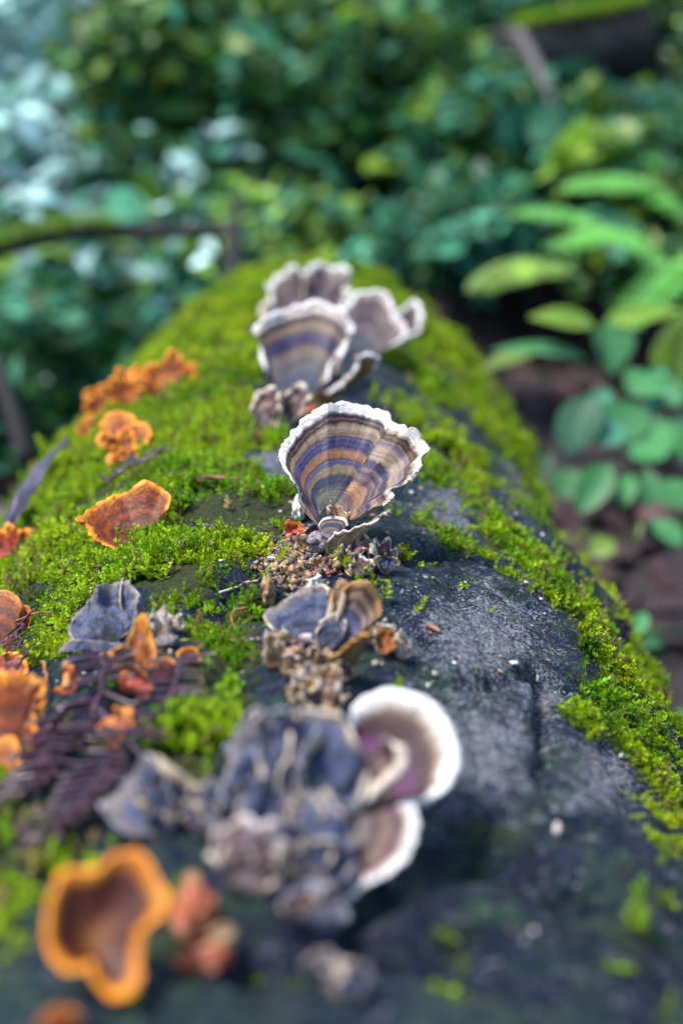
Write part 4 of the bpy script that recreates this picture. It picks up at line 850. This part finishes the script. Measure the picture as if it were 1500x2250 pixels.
def stick(name, pts, r, mat, label, cat, off=.002, sides=7):
    Q = on_log(pts, off, 20); o = link(name, tube_mesh(name, Q-Q[0], np.linspace(r, r*.6, 20), M[mat], sides, r*.3)); o.location = Q[0]
    return tag(o, label, cat)
stick('pine_needle', [(-20, 1412), (60, 1392), (150, 1370)], .0005, 'twig', 'thin reddish pine needle at the left edge pointing at the grey bracket', 'pine needle', .006)
stick('twig', [(432, 1074), (470, 1070), (524, 1076)], .0008, 'twig', 'short orange brown twig lying in the moss left of the main banded bracket', 'twig', .004)
stick('straw', [(478, 1311), (520, 1298), (572, 1286)], .00035, 'straw', 'thin pale straw left of the elongated tan crumb', 'straw', .002)
stick('twig', [(508, 1290), (530, 1295), (552, 1301)], .0005, 'needle', 'dark twig crossing the pale straw', 'twig', .0028)
stick('twig', [(545, 1350), (526, 1356), (522, 1375), (530, 1398)], .0004, 'twig', 'curled red brown fibre over a small green tuft', 'twig', .003)
stick('wood_chip', [(938, 1376), (950, 1383), (966, 1392)], .0010, 'wood_chip', 'reddish wood chip on bare bark right of the chalky crumb', 'wood chip', .0008)
stick('twig', [(108, 1470), (112, 1530), (104, 1600)], .0006, 'twig', 'brown twig upright beside the largest rust shelf', 'twig', .003)
# bark strip hanging over the log's left shoulder
Q = catmull(np.array([at(10, 1160, .57), at(45, 1080, .60), at(90, 1015, .63), at(150, 960, .68)]), 30); sdv = nz(np.array((.75, -.2, .55)))
vv = np.linspace(-1, 1, 9); wd = .0075*np.sin(np.linspace(.25, 2.9, 30))*(1+.3*vn(np.stack([np.arange(30)*.35, np.zeros(30), np.zeros(30)], 1)))
V = Q[:, None]+sdv*(vv[None, :, None]*wd[:, None, None])+np.array((0, 0, 1.0))*((-.004*vv**2)[None, :, None]+.0025*fbm(np.stack([np.repeat(np.arange(30)[:, None]*.3, 9, 1), np.repeat(vv[None]*1.5, 30, 0), np.zeros((30, 9))], -1), 2)[..., None])
V2 = V-np.array((.3, -.8, .5))*.0022
o = link('bark_strip', mesh_np('bark_strip', np.concatenate([V.reshape(-1, 3), V2.reshape(-1, 3)])-Q[0], np.vstack([grid_faces(30, 9), grid_faces(30, 9, flip=True)+270]), M['purple_bark'])); o.location = Q[0]
tag(o, 'dark purple bark strip over the left shoulder of the log', 'bark strip')

# ------------------------------------------------------------------ ground and bank
GZ = -0.30
def ground_z(x, y):
    d = np.maximum(y-2.5-.25*np.sin(x*1.3), 0); bank = np.where(d < 6, d*.36, 6*.36+(d-6)*.15)
    side = np.maximum(np.abs(x)-2.5, 0)*.25
    return GZ+bank+side*.6+.03*fbm(np.stack([x*2.2, y*2.2, 0*x], -1), 3)+.012*vn(np.stack([x*14, y*14, 0*x], -1))
def axis(n, c, near, far):
    t = np.linspace(-1, 1, n); return c+near*t+far*t**5
gx = axis(220, 0, 3, 60); gy = axis(240, 1.5, 3, 60)
X, Y = np.meshgrid(gx, gy, indexing='ij'); Z = ground_z(X, Y)
soil, t, b = newmat('soil'); p = position(t); r = ramp(t, [(.3, (.004, .003, .003)), (.5, (.014, .008, .008)), (.7, (.035, .020, .020))]); t.links.new(noise(t, 25, 6, .7, p), r.inputs[0])
t.links.new(r.outputs[0], b.inputs['Base Color']); b.inputs['Roughness'].default_value = .75; bump(t, b, noise(t, 60, 5, .7, p), .8, .01)
o = link('forest_floor', mesh_np('forest_floor', np.stack([X, Y, Z], -1).reshape(-1, 3), grid_faces(220, 240), soil)); o['kind'] = 'structure'; o['label'] = 'dark brown forest floor rising to a bank behind the log'

# ------------------------------------------------------------------ leaves
def leaf_mesh(name, mat, shape='ovate', fold=.18, curl=.15, wav=.0):
    n = 9; t = np.linspace(0, 1, n)
    if shape == 'ovate': w = .30*np.sin(np.pi*t**.8)**.9
    elif shape == 'round': w = .46*np.sqrt(np.clip(1-(2*t-1)**2, 0, 1))**.9
    elif shape == 'heart': w = .55*np.sqrt(np.clip(1-(1.9*t-.85)**2*1.05, 0, 1)); w[0] = .06; w[1] = .40; w[-1] = .0
    else: w = .11*np.sin(np.pi*t**.7)**.7
    V = []
    for a, b in zip(t, w):
        for s in (-1, -.5, 0, .5, 1):
            back = -.16*abs(s) if (shape == 'heart' and a < .12) else 0
            V.append((s*b, a+back, fold*b*abs(s)-curl*a*a+wav*math.sin(a*14+s*3)))
    return mesh_np(name, V, grid_faces(n, 5), M[mat])
LM = {}
def lm(mat, shape):
    k = (mat, shape)
    if k not in LM: LM[k] = leaf_mesh('leaf', mat, shape)
    return LM[k]
def frame(o, base, d, up, L, W=1.0):
    d = nz(d); x = nz(np.cross(d, up)); z = np.cross(x, d)
    o.matrix_local = Matrix(((x[0]*L*W, d[0]*L, z[0]*L, base[0]), (x[1]*L*W, d[1]*L, z[1]*L, base[1]), (x[2]*L*W, d[2]*L, z[2]*L, base[2]), (0, 0, 0, 1)))
def plant(name, root_xy, label, cat, leaves, group=None, stem_r=.0018):
    """leaves: (base, tip, width factor, up, material, shape) with world points; one stem runs to each leaf"""
    x, y = root_xy; z = float(ground_z(np.float64(x), np.float64(y))); rt = np.array((x, y, z-.01))
    root = thing(name, rt, label, cat, group)
    for (bp, tp, wf, up, mt, sh) in leaves:
        bp, tp = np.asarray(bp), np.asarray(tp); o = link('leaf', lm(mt, sh), root); L = np.linalg.norm(tp-bp)
        frame(o, bp-rt, tp-bp, np.asarray(up, float), L, wf)
        Q = catmull(np.array([(0, 0, 0), (bp-rt)*np.array((.35, .35, .6)), bp-rt]), 12)
        link('stem', tube_mesh('stem', Q, np.linspace(stem_r, stem_r*.5, 12), M['stem_green'], 5), root)
    return root
def LF(bx, by, tx, ty, d0, d1, w, up, mt, sh):
    d1 = d0+(d1-d0)*.35; w = w*(.85 if sh == 'heart' else 1)
    return (at(bx, by, d0), at(tx, ty, d1), w, up, mt, sh)
U = (0, -.5, .85)
plant('broadleaf_plant', (.34, 1.42), 'bright green plant with four long smooth leaves right of the far end of the log', 'plant', [
    LF(1306, 715, 1168, 680, 1.20, 1.17, 0.83, U, 'leaf_lime', 'ovate'), LF(1290, 790, 1084, 742, 1.20, 1.17, 0.61, (0, -.2, .95), 'leaf_mid', 'ovate'),
    LF(1345, 705, 1348, 812, 1.22, 1.15, 1.21, (0, -.8, .6), 'leaf_mid', 'ovate'), LF(1320, 720, 1500, 660, 1.22, 1.24, 0.55, U, 'leaf_lime', 'ovate'),
    LF(1180, 770, 1050, 800, 1.3, 1.27, 0.55, U, 'leaf_lime', 'ovate')], 'broadleaf plants beside the log')
plant('broadleaf_plant', (.42, 1.32), 'leafy plant with rounded blue green leaves in a clump at the right edge', 'plant', [
    LF(1300, 880, 1240, 990, 1.10, 1.06, 0.83, (-.3, -.6, .8), 'leaf_teal', 'heart'), LF(1400, 900, 1330, 960, 1.12, 1.05, 1.04, (0, -.5, .85), 'leaf_mid', 'heart'),
    LF(1430, 900, 1455, 800, 1.15, 1.2, 0.55, (0, -.8, .6), 'leaf_teal', 'heart'), LF(1300, 900, 1340, 850, 1.15, 1.2, 0.55, U, 'leaf_teal', 'heart'),
    LF(1470, 960, 1540, 900, 1.12, 1.12, 0.61, U, 'leaf_teal', 'heart'), LF(1440, 930, 1520, 1010, 1.12, 1.06, 0.61, U, 'leaf_mid', 'heart'),
    LF(1330, 1030, 1275, 1118, 1.06, 1.0, 0.66, (-.1, -.7, .7), 'leaf_mid', 'heart'), LF(1380, 1050, 1365, 1110, 1.08, 1.02, 0.55, U, 'leaf_mid', 'heart'),
    LF(1420, 1040, 1430, 1110, 1.06, 1.02, 0.66, U, 'leaf_mid', 'heart'), LF(1440, 1150, 1500, 1190, 1.02, .98, 0.83, U, 'leaf_mid', 'heart'),
    LF(1205, 1000, 1185, 1040, 1.2, 1.18, 0.77, U, 'leaf_teal', 'heart'), LF(1405, 1150, 1400, 1180, 1.02, 1.0, 0.55, U, 'leaf_lime', 'ovate'),
    LF(1350, 930, 1290, 960, 1.1, 1.06, 1.5, U, 'leaf_teal', 'heart'), LF(1390, 860, 1440, 820, 1.14, 1.16, 1.5, U, 'leaf_mid', 'heart'), LF(1400, 960, 1460, 1000, 1.1, 1.05, 1.6, (0, -.6, .8), 'leaf_mid', 'heart'),
    LF(1480, 840, 1430, 880, 1.16, 1.13, 1.5, (0, -.6, .8), 'leaf_mid', 'heart'), LF(1260, 1040, 1230, 1090, 1.08, 1.05, 1.3, U, 'leaf_mid', 'heart'), LF(1470, 1060, 1500, 1110, 1.05, 1.0, 1.5, U, 'leaf_mid', 'heart'), LF(1340, 1190, 1300, 1215, 1.0, .98, 1.2, U, 'leaf_lime', 'heart')], 'broadleaf plants beside the log')
plant('clover_plant', (.30, .98), 'small three lobed green plant low down at the right side of the log', 'plant', [
    LF(1385, 1395, 1340, 1350, .86, .86, 0.72, (0, -.7, .7), 'leaf_mid', 'heart'), LF(1388, 1392, 1420, 1345, .86, .87, 0.72, (0, -.7, .7), 'leaf_mid', 'heart'),
    LF(1390, 1398, 1455, 1415, .86, .85, 0.66, (0, -.7, .7), 'leaf_mid', 'heart'), LF(1386, 1402, 1390, 1450, .86, .84, 0.66, (0, -.7, .7), 'leaf_teal', 'heart')], 'broadleaf plants beside the log')
plant('clover_plant', (.34, .86), 'green leaf tip peeping in at the right edge beside the log moss', 'plant', [
    LF(1520, 1590, 1485, 1560, .78, .78, 0.77, (0, -.7, .7), 'leaf_mid', 'heart'), LF(1520, 1600, 1570, 1560, .78, .78, 0.66, (0, -.7, .7), 'leaf_mid', 'heart')], 'broadleaf plants beside the log')

def fern(pts, label, npair, ln, mat, name='fern_frond', group='fern fronds behind the log', droop=.25):
    Q = catmull(np.array([at(*p) for p in pts]), 40); root = thing(name, Q[0], label, 'fern frond', group)
    link('rachis', tube_mesh('rachis', Q-Q[0], np.linspace(.0022, .0007, 40), M['stem_green'], 5), root)
    T = nz(np.gradient(Q, axis=0))
    for k in range(npair):
        u = (k+.6)/npair; i = min(int(u*39), 39); L = ln*(math.sin(math.pi*(.12+.86*u))**.7)
        for s in (1, -1):
            sd = nz(np.cross(T[i], (0, 0, 1.0)))*s; d = sd*.85+T[i]*.45+np.array((0, 0, -droop))
            o = link('leaflet', lm(mat, 'blade'), root); frame(o, Q[i]-Q[0], d, np.array((0, -.5, 1.0)), L*1.15, 1.7)
    return root
fern([(1440, 620, 1.7), (1390, 540, 1.7), (1300, 480, 1.68), (1200, 455, 1.66), (1110, 470, 1.62)], 'arching fern frond above the bright broadleaf plant', 33, 0.036, 'leaf_fern')
fern([(1280, 650, 1.5), (1250, 590, 1.5), (1170, 570, 1.48), (1090, 590, 1.45), (1040, 640, 1.42)], 'drooping yellow green fern frond just right of the log end', 27, 0.036, 'leaf_lime')
fern([(1340, 730, 1.35), (1400, 650, 1.37), (1470, 580, 1.4), (1560, 500, 1.42)], 'fern frond slanting up to the right edge', 27, 0.032, 'leaf_fern')
fern([(1480, 860, 1.3), (1500, 760, 1.3), (1530, 660, 1.3)], 'upright fern frond cut by the right edge', 20, 0.029, 'leaf_lime')
fern([(1200, 540, 1.6), (1300, 500, 1.62), (1400, 520, 1.62), (1480, 590, 1.6)], 'low arching fern frond over the bright broadleaf plant', 24, .04, 'leaf_fern')
fern([(1520, 470, 1.9), (1430, 400, 1.92), (1320, 385, 1.92), (1220, 410, 1.9)], 'upper arching fern frond reaching left from the right edge', 26, .045, 'leaf_fern')
fern([(900, 560, 1.75), (960, 510, 1.75), (1040, 470, 1.72), (1120, 455, 1.7)], 'teal fern frond rising beyond the log end', 24, 0.036, 'leaf_teal')

# leaf litter on the floor
def litter(n):
    V0, F0 = [], []
    n_ = 5; t = np.linspace(0, 1, n_); w = .28*np.sin(np.pi*t**.9); 
    for a, b in zip(t, w):
        for s in (-1, 0, 1): V0.append((s*b, a-.5, .1*abs(s)*b*3-.12*(a-.5)**2))
    V0 = np.array(V0); F0 = grid_faces(n_, 3)
    x = rng.uniform(-1.5, 2.0, n); y = rng.uniform(.2, 3.2, n); z = ground_z(x, y)+.006
    s = rng.uniform(.025, .07, n); a = rng.uniform(0, 6.28, n); ca, sa = np.cos(a), np.sin(a)
    tl = rng.normal(0, .35, (n, 2))
    X = V0[None]*s[:, None, None]
    x2 = X[..., 0]*ca[:, None]-X[..., 1]*sa[:, None]; y2 = X[..., 0]*sa[:, None]+X[..., 1]*ca[:, None]
    z2 = X[..., 2]+x2*tl[:, :1]+y2*tl[:, 1:]
    V = np.stack([x2+x[:, None], y2+y[:, None], z2+z[:, None]], -1).reshape(-1, 3)
    F = (F0[None]+(np.arange(n)*len(V0))[:, None, None]).reshape(-1, 4)
    return V, F
V, F = litter(4500); o = link('leaf_litter', mesh_np('leaf_litter', V, F, M['litter'])); o['kind'] = 'stuff'; o['label'] = 'dull brown fallen leaves covering the forest floor'

# ------------------------------------------------------------------ shrubs behind
def shrub(name, c, size, mats, label, n_leaf, n_fill, leaf=(.04, .075), seed=0, group='shrubs on the bank behind the log', shapes=('ovate', 'round')):
    r = np.random.default_rng(seed); c = np.asarray(c, float)
    gz = float(ground_z(np.float64(c[0]), np.float64(c[1]))); rt = np.array((c[0], c[1], gz-.02)); size = np.asarray(size, float)
    root = thing(name, rt, label, 'shrub', group)
    for k in range(5):
        e = c+size*r.uniform(-.7, .7, 3); Q = catmull(np.array([rt+r.normal(0, .02, 3)*(1, 1, 0), (rt+e)/2+r.normal(0, .04, 3), e]), 14)-rt
        link('stem', tube_mesh('stem', Q, np.linspace(.008, .002, 14), M['dark_bark'], 6), root)
    def place(n):
        d = nz(r.normal(0, 1, (n, 3))); q = r.uniform(.35, 1, n)**.5
        lumpy = 1+.6*vn(d*2.6+seed)
        return c+d*size*(q*lumpy)[:, None]
    P = place(n_leaf)
    # the visible leaves are those on the side towards the open log clearing
    P[:, 1] = np.minimum(P[:, 1], c[1]+size[1]*.5)
    P[:, 2] = np.maximum(P[:, 2], ground_z(P[:, 0], P[:, 1])+.01)
    for p in P:
        mt = mats[r.integers(len(mats))]; o = link('leaf', lm(mt, shapes[r.integers(len(shapes))]), root)
        d = r.normal(0, 1, 3)*(1, 1, .35)+(0, -.35, -.15); up = np.array((0, -.25, 1.0))+r.normal(0, .45, 3)
        frame(o, p-rt, d, up, r.uniform(*leaf)*.95, r.uniform(.9, 1.4))
    if n_fill:
        n_fill *= 4; leaf = (leaf[0]*.8, leaf[1]*.8)
        P = place(n_fill)-rt; V0 = np.array([(0, 0, 0), (.32, .45, .06), (0, 1, -.1), (-.32, .45, .06)]); F0 = np.array([(0, 1, 2, 3)])
        n = n_fill; d = nz(r.normal(0, 1, (n, 3))*(1, 1, .5)+(0, -.2, -.2)); up = np.array((0, -.2, 1.0))+r.normal(0, .5, (n, 3)); x = nz(np.cross(d, up)); z = np.cross(x, d)
        L = r.uniform(*leaf, n)[:, None, None]
        V = P[:, None]+L*(V0[None, :, :1]*x[:, None]+V0[None, :, 1:2]*d[:, None]+V0[None, :, 2:]*z[:, None])
        F = (F0[None]+(np.arange(n)*4)[:, None, None]).reshape(-1, 4)
        me = mesh_np('foliage', V.reshape(-1, 3), F, M[mats[0]], smooth=False)
        for q in mats[1:]: me.materials.append(M[q])
        me.polygons.foreach_set('material_index', r.integers(0, len(mats), n).astype(np.int32))
        o = link('foliage', me, root); o['kind'] = 'stuff'
    return root
D, T_, L_, P_ = 'leaf_dark', 'leaf_teal', 'leaf_lime', 'leaf_skylit'
def ctr(px, py, d): return at(px, py, d)
SH = [
 ((40, 90, 3.3), (.17, .3, .20), [P_, P_, T_, P_], 'pale shrub, skylight painted into its leaves, in the upper left corner', 150, 400, (.04, .08)),
 ((50, 330, 2.9), (.15, .3, .15), [P_, P_, T_, P_], 'pale shrub, skylight painted into its leaves, above the mossy branch at the left edge', 150, 350, (.04, .075)),
 ((60, 640, 2.3), (.28, .25, .16), [T_, P_, D, P_], 'blue green shrub left of the log under the mossy branch', 130, 350, (.04, .075)),
 ((330, 600, 2.2), (.22, .22, .12), [T_, L_, P_, T_], 'bright mixed green shrub between the mossy branch and the log', 130, 300, (.04, .07)),
 ((110, 850, 1.75), (.18, .2, .13), [D, T_, T_, D], 'dark blue green shrub low beside the left shoulder of the log', 130, 300, (.03, .055)),
 ((350, 220, 2.9), (.20, .3, .22), [D, D, T_, L_], 'dark shrub right of the pale shrubs', 150, 500, (.04, .08)),
 ((370, 440, 2.7), (.22, .25, .14), [D, T_, D, P_], 'dark shrub just above the mossy branch', 120, 400, (.04, .08)),
 ((560, 120, 3.2), (.32, .3, .24), [D, T_, D, L_], 'tall dark green shrub left of the top centre', 160, 600, (.04, .08)),
 ((620, 350, 2.8), (.26, .25, .20), [D, D, T_], 'very dark green shrub directly beyond the log end', 140, 500, (.04, .075)),
 ((600, 520, 2.2), (.12, .15, .07), [L_, L_, T_], 'low yellow green shrub right of the branch fork', 90, 200, (.035, .06)),
 ((850, 200, 3.0), (.26, .3, .22), [T_, D, D, L_], 'mixed green shrub at the top centre with a lime leaf patch', 150, 500, (.04, .08)),
 ((900, 60, 3.5), (.38, .3, .24), [T_, D, T_], 'blue green shrub at the top edge right of centre', 150, 500, (.04, .08)),
 ((1080, 320, 2.6), (.22, .25, .15), [T_, T_, D, L_], 'sky tinted blue green shrub below the rotten log', 130, 350, (.04, .08)),
 ((980, 520, 2.0), (.12, .15, .07), [T_, T_, D], 'low blue green shrub right behind the log end', 90, 150, (.035, .065)),
 ((1420, 140, 3.0), (.26, .3, .26), [D, T_, L_, D], 'dark green shrub right of the rotten log', 150, 500, (.04, .08)),
 ((1340, 340, 2.5), (.24, .25, .12), [T_, L_, D, T_], 'light green broad leaved shrub above the fern fronds', 110, 300, (.05, .1)),
 ((1460, 420, 2.2), (.16, .2, .12), [D, L_, T_], 'mid green shrub at the right edge above the ferns', 90, 250, (.04, .08)),
 ((1150, 80, 3.6), (.30, .3, .24), [T_, D, L_], 'blue green shrub behind the rotten log', 120, 450, (.05, .09)),
 ((640, 40, 4.2), (.9, .3, .35), [D, D, T_], 'wide dark thicket along the top of the bank', 160, 900, (.06, .11)),
 ((-420, 330, 2.6), (.30, .3, .26), [D, T_, P_], 'blue green shrub on the slope left of the pale shrubs', 60, 400, (.04, .08)),
 ((-900, 150, 3.0), (.40, .35, .36), [D, D, T_], 'dark shrub far out on the left of the slope', 60, 500, (.05, .09)),
 ((-350, 800, 1.9), (.22, .25, .16), [D, T_, L_], 'mixed green shrub low on the left of the log', 60, 300, (.04, .07)),
 ((1900, 250, 2.7), (.34, .3, .28), [D, T_, L_], 'dark green shrub far out on the right of the slope', 60, 400, (.04, .08)),
]
for k, (c, sz, mats, lab, n1, n2, lf) in enumerate(SH): shrub('shrub', ctr(*c), sz, mats, lab, n1, n2, lf, 500+k)

# mossy branch with a fork
def branch(pts, r0, r1, mat, parent, off, name='branch', sides=10, b=.002):
    Q = catmull(np.array([at(*p) for p in pts]), 30)
    return Q, link(name, tube_mesh(name, Q-off, np.linspace(r0, r1, 30), M[mat], sides, b, 60), parent)
root = thing('dead_branch', at(515, 620, 1.75), 'dark mossy branch bent over to the left beyond the log', 'branch'); off = np.array(root.location)
Q, _ = branch([(515, 625, 1.75), (512, 560, 1.77), (510, 510, 1.79), (470, 507, 1.8), (330, 512, 1.8), (200, 510, 1.78), (100, 525, 1.76), (-60, 565, 1.72)], .010, .011, 'dark_bark', root, off)
branch([(512, 530, 1.785), (518, 480, 1.80), (522, 430, 1.83)], .009, .005, 'dark_bark', root, off, 'side_branch')
k = (Q[:, 0] < Q[0, 0]-.155); Pm = Q[k]
n = 700; i = rng.integers(0, len(Pm), n); pos = Pm[i]+rng.normal(0, .006, (n, 3))+np.array((0, 0, .010)); up = nz(np.array((0, -.2, 1))+rng.normal(0, .4, (n, 3)))
V, F, C = build_moss([(pos, up, np.full(n, .008), rng.random(n)*.7, np.zeros(n))]); o = link('moss', mesh_np('branch_moss', V-off, F, M['moss'], False, col=C), root); o['kind'] = 'stuff'
root = thing('stem_snag', at(60, 1010, 1.5), 'dark leaning snag at the left edge beyond the log', 'snag')
branch([(60, 1010, 1.5), (30, 920, 1.52), (5, 840, 1.55), (-30, 740, 1.6)], .010, .006, 'dark_bark', root, np.array(root.location), 'trunk')

# rotten log on the bank and a grey stick
c0, c1 = at(1120, 150, 2.65), at(1400, 95, 2.75)
root = thing('rotten_log', (c0+c1)/2, 'short dark rotten log with mossy top, high on the bank at upper right', 'log'); off = np.array(root.location)
Q = np.linspace(c0, c1, 24); link('trunk', tube_mesh('trunk', Q-off, .075+.008*np.sin(np.linspace(0, 9, 24)), M['dark_bark'], 18, .012, 18), root)
n = 1000; i = rng.random(n)[:, None]; pos = c0+(c1-c0)*i+np.stack([0*i[:, 0], rng.normal(-.01, .03, n), .068+.008*rng.random(n)], 1); up = nz(np.array((0, -.3, 1))+rng.normal(0, .4, (n, 3)))
V, F, C = build_moss([(pos, up, np.full(n, .016), rng.random(n)*.5, np.zeros(n)+.3)]); o = link('moss', mesh_np('log_moss', V-off, F, M['moss'], False, col=C), root); o['kind'] = 'stuff'
Q = catmull(np.array([at(1140, 70, 2.45), at(1185, 160, 2.4), at(1245, 290, 2.3)]), 16)
o = link('stick', tube_mesh('stick', Q-Q[0], np.linspace(.012, .007, 16), M['grey_twig'], 8, .002, 40)); o.location = Q[0]; tag(o, 'grey leaning stick in front of the rotten log', 'stick')
print('objects', len(bpy.data.objects), 'tris', sum(len(o.data.polygons)*2 for o in S.objects if o.type == 'MESH' and o.data.users == 1))
